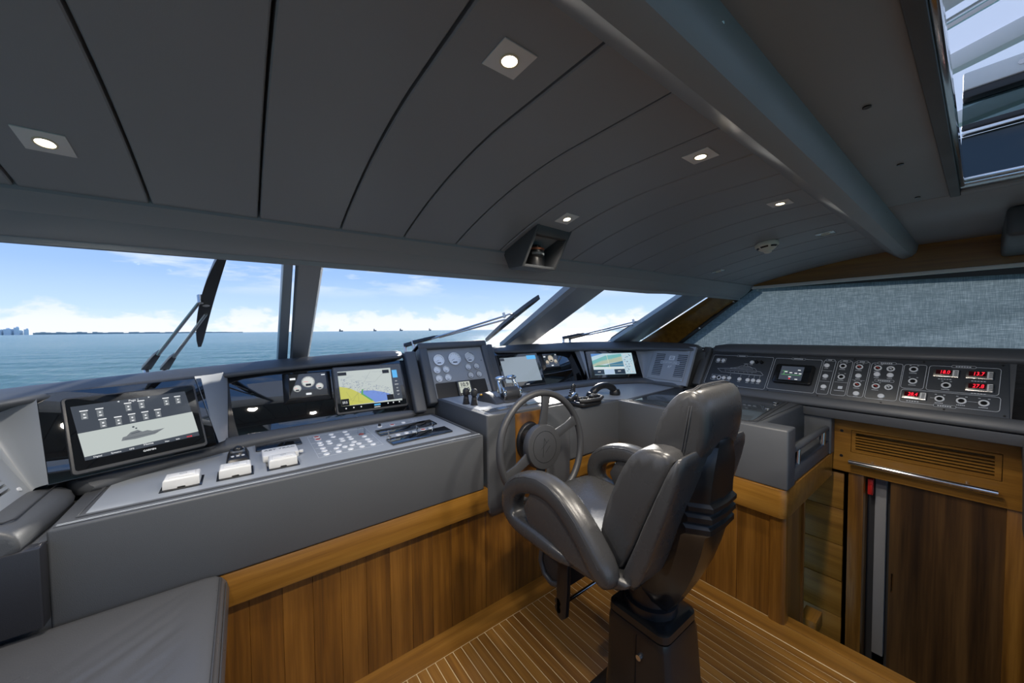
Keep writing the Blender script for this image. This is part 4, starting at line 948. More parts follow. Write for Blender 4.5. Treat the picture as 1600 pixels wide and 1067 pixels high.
# camera monitor
cm = bezel('camera_monitor', FF_, .004, .522, .004, .306, 'camera monitor with green and blue picture beside the speaker panel', t=.010, m=BLKG)
w = .0022
MB(FF_).flat([(.056,.045),(.470,.047),(.478,.271),(.058,.267)], w).build('image_area', emat('cam_pale', (.42,.58,.66), .8), cm)
for q, c in (([(.057,.267),(.18,.268),(.057,.235)],(.10,.25,.55)),([(.056,.15),(.366,.235),(.366,.262),(.20,.245),(.056,.19)],(.16,.42,.42)),([(.056,.135),(.366,.185),(.366,.236),(.15,.19),(.056,.155)],(.40,.46,.36)),([(.14,.125),(.366,.125),(.366,.185),(.22,.155)],(.06,.18,.28)),([(.056,.128),(.22,.118),(.24,.140),(.10,.146)],(.05,.22,.16)),([(.056,.10),(.366,.10),(.366,.125),(.056,.128)],(.60,.68,.70)),
             ([(.055,.048),(.155,.048),(.157,.098),(.056,.098)],(.02,.035,.06)),([(.258,.048),(.366,.048),(.366,.100),(.260,.098)],(.02,.035,.06)),([(.160,.048),(.255,.048),(.256,.096),(.160,.096)],(.40,.52,.68))):
    MB(FF_).flat(q, w+.0006).build('image_area', emat('cam_%d_%d_%d' % tuple(int(100*x) for x in c), c, .8), cm)
mb = MB(FF_); rr = random.Random(9)
for k in range(60):
    a, b = rr.uniform(.372,.458), rr.uniform(.052,.255); d = rr.uniform(.004,.014); mb.flat([(a,b),(a+d,b+rr.uniform(-.004,.004)),(a+d*.7,b+d),(a-d*.2,b+d*.8)], w+.0006+k*.00001)
mb.build('camera_tiles', emat('cam_tile', (.62,.66,.70), .7), cm)
mb = MB(FF_)
for k in range(34):
    a, b = rr.uniform(.372,.455), rr.uniform(.052,.25); d = rr.uniform(.004,.012); mb.flat([(a,b),(a+d,b),(a+d*.6,b+d),(a,b+d*.6)], w+.0014+k*.00001)
mb.build('camera_tiles', emat('cam_tile_dark', (.10,.16,.24), .7), cm)
mb = MB(FF_); line(mb, (.222,.10), (.215,.262), .002, w+.001); line(mb, (.056,.138), (.366,.150), .0012, w+.001); mb.build('printed_lines', emat('cam_line', (.8,.78,.5), .8), cm)
mb = MB(FF_); mb.flat([(.092,.072),(.120,.073),(.120,.078),(.092,.077)], w+.001); mb.flat([(.292,.075),(.322,.076),(.322,.081),(.292,.080)], w+.001); mb.build('lettering', S_T, cm)

# handset and microphone with coiled leads
ph = thing('telephone_handset', (2.2,1.75,ZS2+.004), 'black telephone handset lying on the starboard console', 'handset')
a, b = Vector((2.08,1.765,ZS2+.027)), Vector((2.32,1.735,ZS2+.027)); secs = []
path = [a, a.lerp(b,.12)+Vector((0,0,.038)), a.lerp(b,.35)+Vector((0,0,.062)), a.lerp(b,.65)+Vector((0,0,.062)), a.lerp(b,.88)+Vector((0,0,.038)), b]
MB().tube(path, [.030,.030,.026,.026,.030,.030], 12).build('grip', BLK, ph, sub=1)
for c in (a, b):
    MB().tube([(c.x,c.y,ZS2+.004),(c.x,c.y,ZS2+.022),(c.x,c.y,ZS2+.05)], [.040,.042,.032], 18).build('ear_cup', BLK, ph, bevel=.004)
MB(TS).prism(rrect(2.03,2.14,1.70,1.75,.01), .004, .012).build('rest', STL, ph, bevel=.003)
mc = thing('radio_microphone', (1.86,1.64,ZS2+.004), 'black radio microphone with coiled lead on the starboard console', 'microphone')
MB(TS).prism(rrect(1.76,1.98,1.575,1.70,.035), .004, .032).build('cradle', BLK, mc, bevel=.008, seg=3)
MB().tube([(1.77+.21*(.5-.5*math.cos(t_*math.pi/10)) if t_ <= 10 else 0, 0, 0) for t_ in range(2)] and [(1.765,1.60,ZS2+.045),(1.80,1.575,ZS2+.045),(1.93,1.565,ZS2+.045),(1.985,1.59,ZS2+.05),(2.0,1.64,ZS2+.05),(1.97,1.68,ZS2+.045)], .012, 10).build('bumper', RUB, mc)
for x in (1.885,1.94): MB(TS).disc(x,1.655,.032,.017,16,.022,.95).build('knob', BLKG, mc)
def coil(c0, c1, r, turns, sag, name, parent):
    c0, c1 = Vector(c0), Vector(c1); pts = []
    d = (c1-c0).normalized(); s1_ = d.cross(Vector((0,0,1))).normalized(); s2_ = s1_.cross(d)
    n = turns*10
    for k in range(n+1):
        f = k/n; t_ = 2*math.pi*turns*f; p = c0.lerp(c1, f) + Vector((0,0,-sag*4*f*(1-f))); pts.append(p + r*math.cos(t_)*s1_ + r*math.sin(t_)*s2_)
    return MB().tube(pts, .0035, 6).build(name, RUB, parent)
coil((1.77,1.63,ZS2+.05), (1.86,1.60,ZS2+.05), .014, 9, 0, 'coiled_lead', mc)
m2 = thing('fist_microphone', (1.89,1.77,ZS2+.004), 'silver and black fist microphone hooked beside the coiled leads', 'microphone')
MB().tube([(1.80,1.72,ZS2+.035),(1.84,1.74,ZS2+.045),(1.90,1.765,ZS2+.05),(1.93,1.78,ZS2+.042)], [.014,.024,.028,.016], 12).build('body', STL, m2, sub=1)
MB(TS).prism(rrect(1.83,1.96,1.76,1.84,.01), .004, .03).build('clip_base', BLK, m2, bevel=.005)
MB().tube([(1.93,1.80,ZS2+.01),(1.93,1.80,ZS2+.09),(1.935,1.80,ZS2+.11)], .007, 8).build('hook_post', RUB, m2)
coil((1.79,1.72,ZS2+.03), (1.93,1.80,ZS2+.115), .010, 8, -.02, 'coiled_lead', m2)
coil((1.79,1.70,ZS2+.03), (1.775,1.63,ZS2+.075), .009, 6, .0, 'coiled_lead', m2)
MB().tube([(2.06,1.76,ZS2+.02),(2.0,1.80,ZS2+.012),(1.97,1.78,ZS2+.010),(1.93,1.74,ZS2+.008),(1.99,1.70,ZS2+.008)], .0035, 6).build('cable', RUB, m2)
# leaning mouse-like cable end on helm top
MB(TS).loft([[(1.66,1.62,.004),(1.72,1.63,.004),(1.71,1.66,.004),(1.655,1.65,.004)],[(1.67,1.627,.014),(1.71,1.633,.014),(1.705,1.653,.014),(1.665,1.646,.014)]]).build('hand_remote', STL, label='small silver remote lying at the edge of the helm console', cat='remote', bevel=.003)

# ================================================================== starboard side switch console
so = thing('switch_console', (3.1,.6,.95), 'long dark switch console under the starboard blind', 'console')
UL = 1.90
MB(FH).box(-.03, UL, -.02, .335, -.05, -.006).build('recess_back', LEA, so)
secs = []
for u in (-.09,.2,.6,1.0,1.4,UL):
    P = lambda v, w: tuple(FH.P(u, v, w))
    b = FH.P(u,.36,0); secs.append([P(.318,-.02), P(.312,.006), P(.318,.020), P(.345,.026), P(.395,.02), P(.41,.0), (3.40,b.y,FH.P(u,.395,0).z-.01), (3.40,b.y,1.15), P(.30,-.16)])
MB().loft(secs).build('brow', LEA, so, ang=60, sub=1)
secs = []
for u in (-.09,.2,.6,1.0,1.4,UL):
    b = FH.P(u,0,0); n = Vector((-.99,.10,0))
    secs.append([tuple(FH.P(u,.0,-.02)), tuple(FH.P(u,.002,.008)), tuple(FH.P(u,-.012,.022)), tuple(b+n*.045+Vector((0,0,-.03))), tuple(b+n*.05+Vector((0,0,-.052))), tuple(b+n*.035+Vector((0,0,-.066))), tuple(b-n*.10+Vector((0,0,-.066)))])
MB().loft(secs).build('lower_roll', LEA, so, ang=60, sub=1)
secs = []
for u in (.60,1.0,1.4,UL):
    b = FH.P(u,0,0); n = Vector((-.99,.10,0)); secs.append([tuple(b+n*.03+Vector((0,0,-.066))), tuple(b+n*.02+Vector((0,0,-.125))), tuple(b-n*.20+Vector((0,0,-.125))), tuple(b-n*.20+Vector((0,0,-.066)))])
MB().loft(secs).build('ledge', LEA, so, bevel=.005, ang=40)
MB(FH).prism([(-.10,-.02),(-.028,-.02),(-.045,.36),(-.115,.36)], -.06, .022).build('recess_border', LEA, so, bevel=.012, seg=3)
MB(FH).box(1.51, UL, -.005, .32, -.012, -.006).build('black_end_panel', BLKG, so)
swp = thing('control_board', FH.P(.75,0,0), 'dark control board of white buttons and rotary switches under the blind', 'control board')
MB(FH).prism([(-.002,0),(1.505,0),(1.488,.311),(-.020,.311)], -.006, 0).build('plate', PAND, swp, bevel=.001)
mb = MB(FH)
groups = [(-.008,.445,.008,.288),(.458,.738,.022,.284),(.748,.810,.024,.286),(.822,.895,.027,.285),(.903,.977,.030,.284),(.985,1.120,.030,.281),(1.126,1.214,.121,.281),(1.224,1.466,.121,.280),(1.132,1.474,.031,.113)]
for u0,u1,v0,v1 in groups: outline(mb, rrect(u0,u1,v0,v1,.012,3), .0016, .0003)
mb.build('printed_lines', PRN, swp)
mb = MB(FH); md = MB(FH)
for u, v, L in ((.22,.288,.05),(.22,.010,.06),(.60,.284,.055),(.779,.286,.02),(.858,.285,.024),(.94,.284,.024),(1.05,.281,.052),(1.055,.158,.055),(1.345,.280,.055),(1.30,.031,.05)):
    MB(FH).prism(rrect(u-L/2-.014,u+L/2+.014,v-.0075,v+.0075,.006,3), .0004, .0010).build('title_plate', PAND, swp); outline(mb, rrect(u-L/2-.014,u+L/2+.014,v-.0075,v+.0075,.006,3), .0012, .0010)
    n = max(3, int(L/.008))
    for k in range(n): mb.box(u-L/2+k*L/n, u-L/2+(k+.72)*L/n, v-.0028, v+.0028, .0011, .0015)

rr = random.Random(3)
def dashes(u, v, L, n=4):
    for k in range(n): mb.box(u-L/2+k*L/n, u-L/2+(k+.75)*L/n, v-.0018, v+.0018, .0003, .0008)
white2 = [(.044,.239),(.084,.238),(.306,.235),(.058,.072),(.137,.074),(.179,.076),(.257,.075),(.317,.074),(.355,.075),(.393,.074),(.768,.243),(.775,.160),(.780,.079),(.936,.180),(.945,.053),(1.018,.199),(1.075,.199),(1.055,.053)]
bigb = MB().disc(0,0,0,.0160,20,.007,.85).mesh('button', BTN, bevel=.0015)
for u, v in white2: link('button', bigb, swp, M=FH.mat(u,v,0)); dashes(u, v-.022, .022)
rim = MB().ring(0,0,0,.0115,.0178,.004,22).mesh('rotary_switch', BTN); core = MB().disc(0,0,0,.0115,16,.007,.8).mesh('rotary_core', BLKG); coreR = MB().box(-.009,.009,-.003,.003,.007,.009).mesh('rotary_bar', RED)
def rotary(u, v, red, lab=True):
    o = link('rotary_switch', rim, swp, M=FH.mat(u,v,0)); c = bpy.data.objects.new('rotary_core', core); COL.objects.link(c); c.parent = o
    if red: q = bpy.data.objects.new('rotary_bar', coreR); COL.objects.link(q); q.parent = o; q.rotation_euler = (0,0,-.6)
    if lab: dashes(u-.015, v+.026, .008, 2); dashes(u+.015, v+.026, .008, 2); dashes(u, v-.025, .03, 5)
for u, v in ((.851,.245),(.856,.163),(1.165,.248),(1.170,.169),(1.294,.158),(1.279,.072),(1.353,.072),(1.425,.071)): rotary(u, v, False)
rotary(.099,.072,False,False)
for u, v in ((.931,.244),(.940,.116),(1.016,.244),(1.024,.116)): rotary(u, v, True)
for u, v in ((1.072,.243),(1.079,.116)):
    o = link('round_vent', rim, swp, M=FH.mat(u,v,0)); c = bpy.data.objects.new('vent_core', core); COL.objects.link(c); c.parent = o
    k = MB(); k.box(-.010,.010,-.0015,.0015,.0072,.009); k.box(-.0015,.0015,-.010,.010,.0072,.009); q = bpy.data.objects.new('vent_cross', k.mesh('vent_cross', BTN)); COL.objects.link(q); q.parent = o; q.rotation_euler = (0,0,.5)
for u in (.339,.374):
    MB(FH).disc(u,.237,0,.013,16,.018,.75).build('key_switch', BLKG, swp); mb2 = MB(FH); line(mb2, (u-.004,.243), (u-.012,.262), .004, .016, .006); mb2.build('key', STL, swp)
# yacht drawing
def pl(pts):
    for a, b in zip(pts[:-1], pts[1:]): line(mb, a, b, .0013, .0003)
pl([(.061,.158),(.10,.128),(.405,.124),(.41,.130),(.385,.155),(.36,.157),(.24,.162),(.14,.165),(.061,.158)])
pl([(.10,.128),(.40,.121)]); pl([(.16,.165),(.21,.182),(.30,.186),(.34,.182),(.36,.157)]); pl([(.215,.182),(.235,.196),(.30,.196),(.32,.184)]); pl([(.255,.196),(.262,.214),(.275,.216),(.285,.196)]); pl([(.12,.150),(.36,.147)]); pl([(.16,.172),(.33,.172)]); pl([(.25,.218),(.29,.219)])
for u in (.13,.17,.20,.23,.27,.30,.33): mb.disc(u,.139,.0004,.0022,8)
for u in (.179,.257,.317,.355,.393): pl([(u,.096),(u,.118)])
pl([(.028,.220),(.100,.220),(.104,.224),(.104,.255),(.100,.258),(.028,.258),(.024,.254),(.024,.224),(.028,.220)]); pl([(.035,.05),(.16,.05),(.16,.098),(.035,.098),(.035,.05)])
for v in (.202,.120): pl([(.752,v),(.804,v)])
pl([(.828,.123),(.892,.123)]); pl([(.91,.148),(.97,.148)]); pl([(1.245,.075),(1.262,.075)]); pl([(1.372,.073),(1.405,.073)])
mb.box(.852,.874,.075,.095,.0003,.0008); dashes(.862,.062,.052,8)
mb.build('printed_marks', PRN, swp, kind='stuff')
for u, v in ((.30,.302),(.60,.302),(.90,.302),(1.20,.302),(1.47,.300),(.03,.006),(.21,-.0+.006),(.47,.007),(.76,.008),(1.06,.010),(1.30,.012),(1.49,.012)): MB(FH).disc(u,v,0,.0045,10,.002).build('screw_cap', BLK, swp)
# red led meters
LED = emat('led_red', (.95,.02,.04), 1.6, False); LEDB = pmat('led_window', (.05,.004,.006), .1)
for u0,u1,v0,v1,tx in ((1.242,1.335,.207,.254,'18.0'),(1.356,1.447,.207,.254,'13.7'),(1.360,1.451,.133,.181,'27.8'),(1.139,1.234,.051,.098,'28.4')):
    lm = thing('digital_meter', FH.P((u0+u1)/2, v0, 0), {'18.0':'red digital meter reading 18.0 straight above a rotary switch','13.7':'red digital meter reading 13.7 at the top corner of the board','27.8':'red digital meter reading 27.8 underneath the 13.7 one','28.4':'red digital meter reading 28.4 level with three rotary switches'}[tx], 'meter', 'red digital meters')
    MB(FH).prism(rrect(u0,u1,v0,v1,.003), 0, .012).build('housing', STL, lm, bevel=.002)
    MB(FH).box(u0+.010,u0+.066,v0+.014,v1-.006,.012,.0128).build('window', LEDB, lm)
    text('lettering', tx, FH, u0+.042, (v0+v1)/2+.004, .0132, .030, LED, lm, shear=.1, sx=.72)
    MB(FH).box(u0+.070,u1-.003,v0+.004,v1-.004,.012,.0135).build('key_strip', WHT, lm)
    for k in range(4): MB(FH).box(u0+.076,u0+.088,v0+.008+k*.0085,v0+.0125+k*.0085,.0135,.0145).build('key', PAND, lm)
    md = MB(FH); 
    for k in range(5): md.box(u0+.02+k*.010,u0+.027+k*.010,v0-.012,v0-.008,.0003,.0008)
    md.build('printed_marks', PRN, lm)
ts = thing('touch_screen', FH.P(.6,.072,0), 'small tilted touch screen with a green line diagram', 'display')
MB(FH).prism(rrect(.486,.716,.072,.224,.016), 0, .026).build('housing', BLKG, ts, bevel=.005, seg=3)
MB(FH).flat(rrect(.515,.700,.086,.212,.004), .0265).build('front_glass', GLS, ts)
MB(FH).flat([(.525,.093),(.660,.093),(.660,.204),(.525,.204)], .0272).build('image_area', S_N, ts)
mb3 = MB(FH); line(mb3, (.535,.135), (.65,.135), .003, .0276); line(mb3, (.55,.135), (.55,.165), .003, .0276); line(mb3, (.535,.165), (.572,.165), .002, .0276); mb3.build('image_marks', S_G, ts)
mb3 = MB(FH)
for u, v in ((.56,.158),(.59,.152),(.62,.150),(.645,.148),(.59,.118),(.635,.176),(.63,.102)): mb3.flat([(u-.008,v-.003),(u+.008,v-.003),(u+.008,v+.003),(u-.008,v+.003)], .0279)
mb3.build('image_marks', S_T, ts); MB(FH).disc(.59,.104,.0276,.005,8).build('icon', S_RD, ts)

# ------------------------------------------------------------------ teak fascia with vent, towel rail
lv = thing('vent_fascia', (3.12,.2,.60), 'teak fascia with a louvred air vent below the switch console', 'panel')
XV = 3.12
MB().box(XV, XV+.03, .500, .66, .60, .95).build('board', TEAKY, lv, smooth=False)
MB().box(XV, XV+.03, -.60, .500, .60, .735).build('board', TEAKY, lv, smooth=False)
MB().box(XV, XV+.03, -.60, .500, .878, .95).build('board', TEAKY, lv, smooth=False)
MB().box(XV, XV+.03, -.60, -.077, .735, .878).build('board', TEAKY, lv, smooth=False)
MB().box(XV+.15, XV+.16, -.10, .52, .70, .90).build('vent_backing', TEAKY, lv, smooth=False)
fr_ = MB(); y0, y1, z0, z1 = -.074, .497, .738, .875
fr_.box(XV-.003, XV+.02, y0, y1, z0, .757); fr_.box(XV-.003, XV+.02, y0, y1, .863, z1); fr_.box(XV-.003, XV+.02, y0, -.052, .757, .863); fr_.box(XV-.003, XV+.02, .478, y1, .757, .863)
fr_.build('vent_frame', TEAKY, lv, smooth=False)
for k in range(5): MB().box(XV-.002, XV+.018, -.052, .478, .7655+k*.0177, .7655+.0085+k*.0177).build('slat', TEAKY, lv, smooth=False)
for y, z in ((.545,.865),(.545,.70)): MB(Fr((XV,y,z),(0,-1,0),0)).disc(0,0,-.004,.009,14,.006).build('screw_cap', BLK, lv)
rail = thing('towel_rail', (3.09,.22,.68), 'slim chrome rail on the teak fascia below the vent', 'rail')
MB().cyl((3.065,.50,.684), (3.065,-.065,.684), .0145).build('bar', CHR, rail)
for y in (.40,.035): MB().cyl((3.065,y,.684), (3.12,y,.690), .008).build('bracket', STL, rail)
# companionway wall, sliding door
sw_ = MB().box(3.42, 3.44, -.6, 1.66, -.9, .60).build('wall_companionway', DKG, kind='structure', smooth=False)
for k in range(6):
    MB().box(3.15, 3.18, .535, 1.64, .57-.245*(k+1)+.004, .57-.245*k).build('board', TEAKY, sw_, bevel=.002)
MB().box(3.14, 3.42, .44, .512, -.9, .60).build('door_post', TEAKV, sw_, bevel=.002)
MB().box(3.30, 3.34, .405, .44, -.9, .60).build('lining', DKG, sw_, smooth=False)
MB().box(3.28, 3.33, .352, .405, -.62, .60).build('lining_panel', pmat('pale_lining', (.30,.30,.31), .5), sw_, bevel=.004)
MB().box(3.32, 3.34, .25, .352, -.7, .60).build('lining', DKG, sw_, smooth=False)
MB().box(3.14, 3.19, -.60, -.095, -.9, .60).build('door_post', TEAKV, sw_, bevel=.002)
dr = thing('door_1', (3.16,.12,-.9), 'dark walnut sliding door left ajar below the teak fascia', kind='structure')
O4 = [(-.11,-.9),(.322,-.9),(.322,.598),(-.11,.598)]; I4 = [(.302,-.10),(.311,-.10),(.311,.02),(.302,.02)]
MB().loft([[(3.152,*o),(3.185,*o),(3.185,*i),(3.152,*i)] for o, i in zip(O4, I4)], True, False, True).build('leaf', WALN, dr, smooth=False)
MB().box(3.178, 3.185, .302, .311, -.10, .02).build('finger_pull', WALN, dr, smooth=False)
rd = MB(); rd.prism([(3.20,.405),(3.24,.405),(3.24,.43),(3.20,.43)], .46, .56); rd.box(3.19,3.205,.408,.416,.47,.53)
rd.build('alarm_box', pmat('signal_red', (.55,.02,.015), .4), label='small red alarm box inside the sliding door opening', cat='alarm', bevel=.004)
MB().loft([[(2.90,-.14,.50),(3.12,-.14,.50),(3.12,-.40,.50),(2.90,-.40,.50)],[(2.905,-.135,.80),(3.12,-.135,.80),(3.12,-.4,.80),(2.905,-.4,.80)],[(2.885,-.125,.97),(3.12,-.125,.97),(3.12,-.4,.97),(2.885,-.4,.97)],[(2.89,-.13,1.035),(3.12,-.13,1.035),(3.12,-.4,1.035),(2.89,-.4,1.035)]]).build('padded_post', LEA, label='padded leather post at the aft end of the switch console', cat='post', bevel=.02, seg=3)

# ================================================================== bench, lower left
be = thing('bench_seat', (-.7,.8,0), 'black leather bench seat against the port console', 'bench')
_rw = random.Random(12)
WR = [(-.12+_rw.uniform(-.05,.02), 1.10+.043*k+_rw.uniform(-.015,.015), math.radians(232+_rw.uniform(-9,9)), _rw.uniform(.22,.5), _rw.uniform(.0015,.0042), _rw.uniform(.008,.016)) for k in range(12)] + [(-.25+_rw.uniform(-.2,.1), .5+.06*k, math.radians(215+_rw.uniform(-20,20)), _rw.uniform(.2,.4), _rw.uniform(.001,.003), .015) for k in range(10)]
def wrinkle(x, y):
    h = 0
    for px, py, a, L, A, wd in WR:
        dx, dy = x-px, y-py; c, q = math.cos(a), math.sin(a); t = dx*c+dy*q; d = -dx*q+dy*c + .02*math.sin(9*t+px*50)
        if -.03 < t < L: h -= A*math.exp(-(d/wd)**2)*math.sin(math.pi*min(1,max(0,(t+.03)/(L+.03))))**.7
    return h
secs = []
ys = [-.6 + 1.2*i/40 for i in range(40)] + [.6 + .998*i/120 for i in range(121)]
for i, y in enumerate(ys):
    row = []; e = min(1, (ys[-1]-y)/.04); ez = -.012*(1-e)**2
    for x, z in ((-1.6,.57),(-1.6,.70)): row.append((x,y,z+ez))
    for j in range(1, 80):
        x = -1.6 + 1.47*(j/80)**.8; f = min(1, (-.13-x)/.05); row.append((x,y,.716+ez+wrinkle(x,y)*f))
    row += [(-.13,y,.716+ez),(-.10,y,.712+ez),(-.082,y,.70+ez),(-.070,y,.675+ez*.5),(-.064,y,.64),(-.066,y,.60),(-.075,y,.575),(-.10,y,.565)]
    secs.append(row)
MB().loft(secs).build('cushion', LEAB, be, ang=70)
mb = MB(); mb.tube([(-.085,y,.7045) for y in ys[:-4:4]], .0032, 6); mb.tube([(-.070,y,.683) for y in ys[:-4:4]], .0022, 6); mb.build('piping', DKG, be)
MB().box(-1.6, -.16, -.6, 1.55, 0, .57).build('plinth', TEAKV, be, smooth=False)

# ================================================================== helm chair
ch = thing('helm_chair', (1.255,.80,0), 'grey leather helm chair with winged armrests on a black pedestal', 'chair')
XC = 1.255
def pillow(name, prof, hw, m, insets=((0,.86),(.22,.955),(1.0,1.0)), r=.045, sub=1, xc=XC, bow=0.0, taper=None):
    """profile in (y,z) swept across the chair, rounded at both flanks"""
    cy = sum(p[0] for p in prof)/len(prof); cz_ = sum(p[1] for p in prof)/len(prof); st = []
    for d, s in insets: st.append((-hw + d*r, s))
    st += [(-hw*.4,1.0),(0,1.0),(hw*.4,1.0)] + [(-x, s) for x, s in st[::-1]]
    secs = []
    for x, s in st:
        b = bow*(1-(x/hw)**2)
        secs.append([(xc + x*(taper(z) if taper else 1), cy+(y-cy)*s - b*(1 if y < cy else .3), cz_+(z-cz_)*(.5+.5*s)) for y, z in prof])
    return MB().loft(secs).build(name, m, ch, sub=sub, ang=80)
tp = lambda z: 1 - .06*max(0,(z-.95)/.2)
back = pillow('backrest', [(.672,1.158),(.708,1.130),(.738,1.085),(.787,.98),(.830,.855),(.845,.76),(.825,.695),(.78,.685),(.742,.70),(.692,.80),(.645,.92),(.59,1.057),(.545,1.152),(.60,1.168)], .240, LEAC, taper=tp)
pillow('back_bolster', [(.545,1.160),(.585,1.06),(.64,.925),(.687,.80),(.737,.70),(.725,.682),(.69,.676),(.665,.690),(.63,.775),(.59,.90),(.552,1.015),(.518,1.14),(.525,1.172)], .262, LEAC, taper=tp, r=.045)
head = pillow('headrest', [(.692,1.118),(.680,1.18),(.664,1.24),(.632,1.30),(.59,1.345),(.545,1.362),(.512,1.345),(.498,1.29),(.500,1.22),(.52,1.135),(.545,1.115),(.62,1.112)], .148, LEAC, r=.05, bow=.006)
mb = MB()
for s in (-1,1):
    for k, dy in enumerate((0,.008)):
        pts = [(XC+s*.138, .585-dy, 1.118),(XC+s*.1475,.572-dy,1.16),(XC+s*.149,.560-dy,1.23),(XC+s*.146,.550-dy,1.30),(XC+s*.128,.550-dy,1.352),(XC+s*.09,.550-dy,1.362),(XC,.550-dy,1.364)]
        mb.tube(pts, .0022, 6)
mb.build('stitching', DKG, head)
# black back shell with three ribs
prof = [(1.185,.505,.075,.045),(1.165,.500,.110,.070),(1.10,.502,.135,.098),(1.02,.510,.145,.105),(.985,.512,.147,.106),(.975,.500,.150,.110),(.962,.500,.150,.110),(.950,.516,.148,.107),(.940,.503,.151,.111),(.925,.503,.151,.111),(.912,.520,.149,.107),(.902,.508,.152,.111),(.885,.508,.152,.111),(.870,.526,.149,.106),(.80,.543,.143,.098),(.72,.568,.132,.088),(.64,.602,.115,.074),(.56,.645,.092,.056),(.49,.69,.065,.04)]
secs = []
for z, yb, hwb, hwr in prof:
    yf = yb + .11 + .03*(1.1-z)
    hwb *= .84; hwr *= .80
    secs.append([(XC-hwb,yf,z),(XC-hwb,yb+.060,z),(XC-hwr,yb,z),(XC,yb-.006,z),(XC+hwr,yb,z),(XC+hwb,yb+.060,z),(XC+hwb,yf,z)])
MB().loft(secs).build('back_shell', BLKG, ch, ang=32)
# seat
seat = pillow('seat_cushion', [(.78,.70),(.80,.752),(.90,.752),(1.05,.760),(1.20,.772),(1.28,.768),(1.325,.735),(1.33,.69),(1.28,.665),(1.0,.665),(.82,.665)], .225, LEAC, r=.05)
pillow('seat_pan', [(.66,.705),(.70,.665),(.80,.640),(1.0,.635),(1.18,.640),(1.27,.655),(1.28,.685),(1.0,.69),(.72,.72)], .285, LEAC, r=.04)
# armrests: upholstered loops with a filled rear part
for s in (-1, 1):
    xc = XC + s*.292
    path = [(.730,.675),(.755,.715),(.80,.768),(.86,.830),(.93,.882),(1.0,.912),(1.07,.918),(1.14,.905),(1.21,.878),(1.262,.838),(1.283,.785),(1.280,.735),(1.245,.705),(1.185,.695),(1.10,.697),(1.0,.69),(.88,.68)]
    secs = []
    for i, (y, z) in enumerate(path):
        a = Vector(path[max(i-1,0)]); b = Vector(path[min(i+1,len(path)-1)]); d = (b-a).normalized(); q = Vector((-d.y, d.x)); hw, ht = .048, (.047 if i < 12 else .036)
        if i == 0: hw, ht = .03, .022
        if i == len(path)-1: hw, ht = .03, .02
        ring = []
        for k in range(12):
            t_ = 2*math.pi*k/12; cx_, cy_ = math.cos(t_), math.sin(t_); sx_ = math.copysign(abs(cx_)**.6, cx_); sy_ = math.copysign(abs(cy_)**.6, cy_)
            ring.append((xc + hw*sx_, y + q.x*ht*sy_, z + q.y*ht*sy_))
        secs.append(ring)
    arm = MB().loft(secs).build('armrest', LEAC, ch, sub=1, ang=80)
    MB().extr([(xc-.030,.74,.68),(xc-.030,1.12,.69),(xc-.030,1.175,.79),(xc-.030,1.11,.90),(xc-.030,1.0,.90),(xc-.030,.90,.85),(xc-.030,.80,.76)], (.06,0,0)).build('infill', LEAC, arm, bevel=.012, seg=3)
    mb = MB()
    for dx in (.043,.036): mb.tube([(xc-dx, p[0]-(.0 if 1 else 0), p[1]+.030) for p in path[1:10]], .0015, 6)
    mb.build('stitching', DKG, arm)
# pedestal
def rsec(x0, x1, y0, y1, z, r=.035): return [(a, b, z) for a, b in rrect(x0, x1, y0, y1, r, 4)]
ped = MB().loft([rsec(1.105,1.405,.585,.905,0), rsec(1.108,1.402,.590,.902,.05), rsec(1.118,1.392,.602,.898,.10), rsec(1.113,1.397,.594,.898,.115), rsec(1.122,1.388,.606,.897,.135), rsec(1.118,1.392,.600,.896,.15), rsec(1.128,1.382,.620,.895,.20), rsec(1.132,1.378,.635,.892,.405), rsec(1.138,1.372,.642,.888,.430)]).build('pedestal', BLKG, ch, ang=35)
MB().loft([rsec(1.142,1.368,.646,.885,.430), rsec(1.136,1.374,.640,.890,.438), rsec(1.138,1.372,.642,.888,.462), rsec(1.150,1.360,.655,.876,.470)]).build('pedestal_cap', BLKG, ch, ang=40)
MB().box(1.1225, 1.1245, .755, .758, .14, .41).build('pedestal_seam', BLKG, ped)
MB().cyl((1.133,.735,.345), (1.118,.735,.345), .011, .010, 14).build('lock_knob', STL, ped)
MB().prism(rrect(1.08,1.43,.55,1.0,.05), 0, .014).build('base_plate', BLKG, ch, bevel=.003)
MB().tube([(1.255,.77,.465),(1.255,.77,.50),(1.255,.77,.505),(1.255,.77,.56),(1.255,.80,.62),(1.255,.82,.66)], [.10,.10,.085,.08,.10,.14], 24).build('swivel', BLK, ch, ang=40)
MB().box(1.10, 1.41, .74, 1.12, .595, .645).build('slide_frame', BLK, ch, bevel=.01)
# footrest
fr2 = thing('x', (0,0,0)); bpy.data.objects.remove(fr2)
for x in (1.075,1.425): MB().extr([(x,1.045,.60),(x,1.10,.60),(x,1.115,.40),(x,1.115,.285),(x,1.085,.275),(x,1.06,.30),(x,1.050,.42)], (.022 if x < 1.2 else -.022,0,0)).build('footrest_bracket', BLK, ch, bevel=.003)
MB().cyl((1.085,1.062,.372), (1.415,1.062,.372), .008).build('footrest_bar', CHR, ch)
MB().box(1.09, 1.41, 1.07, 1.09, .42, .56).build('footrest_plate', BLK, ch, bevel=.004)
for z in (.345,.315): MB().cyl((1.075,1.108,z), (1.100,1.108,z), .018, n=16).build('footrest_roller', BLK, ch)
MB().tube([(1.10,1.135,.565),(1.10,1.19,.56),(1.10,1.235,.515),(1.10,1.245,.455),(1.10,1.22,.405),(1.10,1.17,.385),(1.10,1.125,.40)], .013, 10).build('footrest_loop', DKG, ch, ang=80)
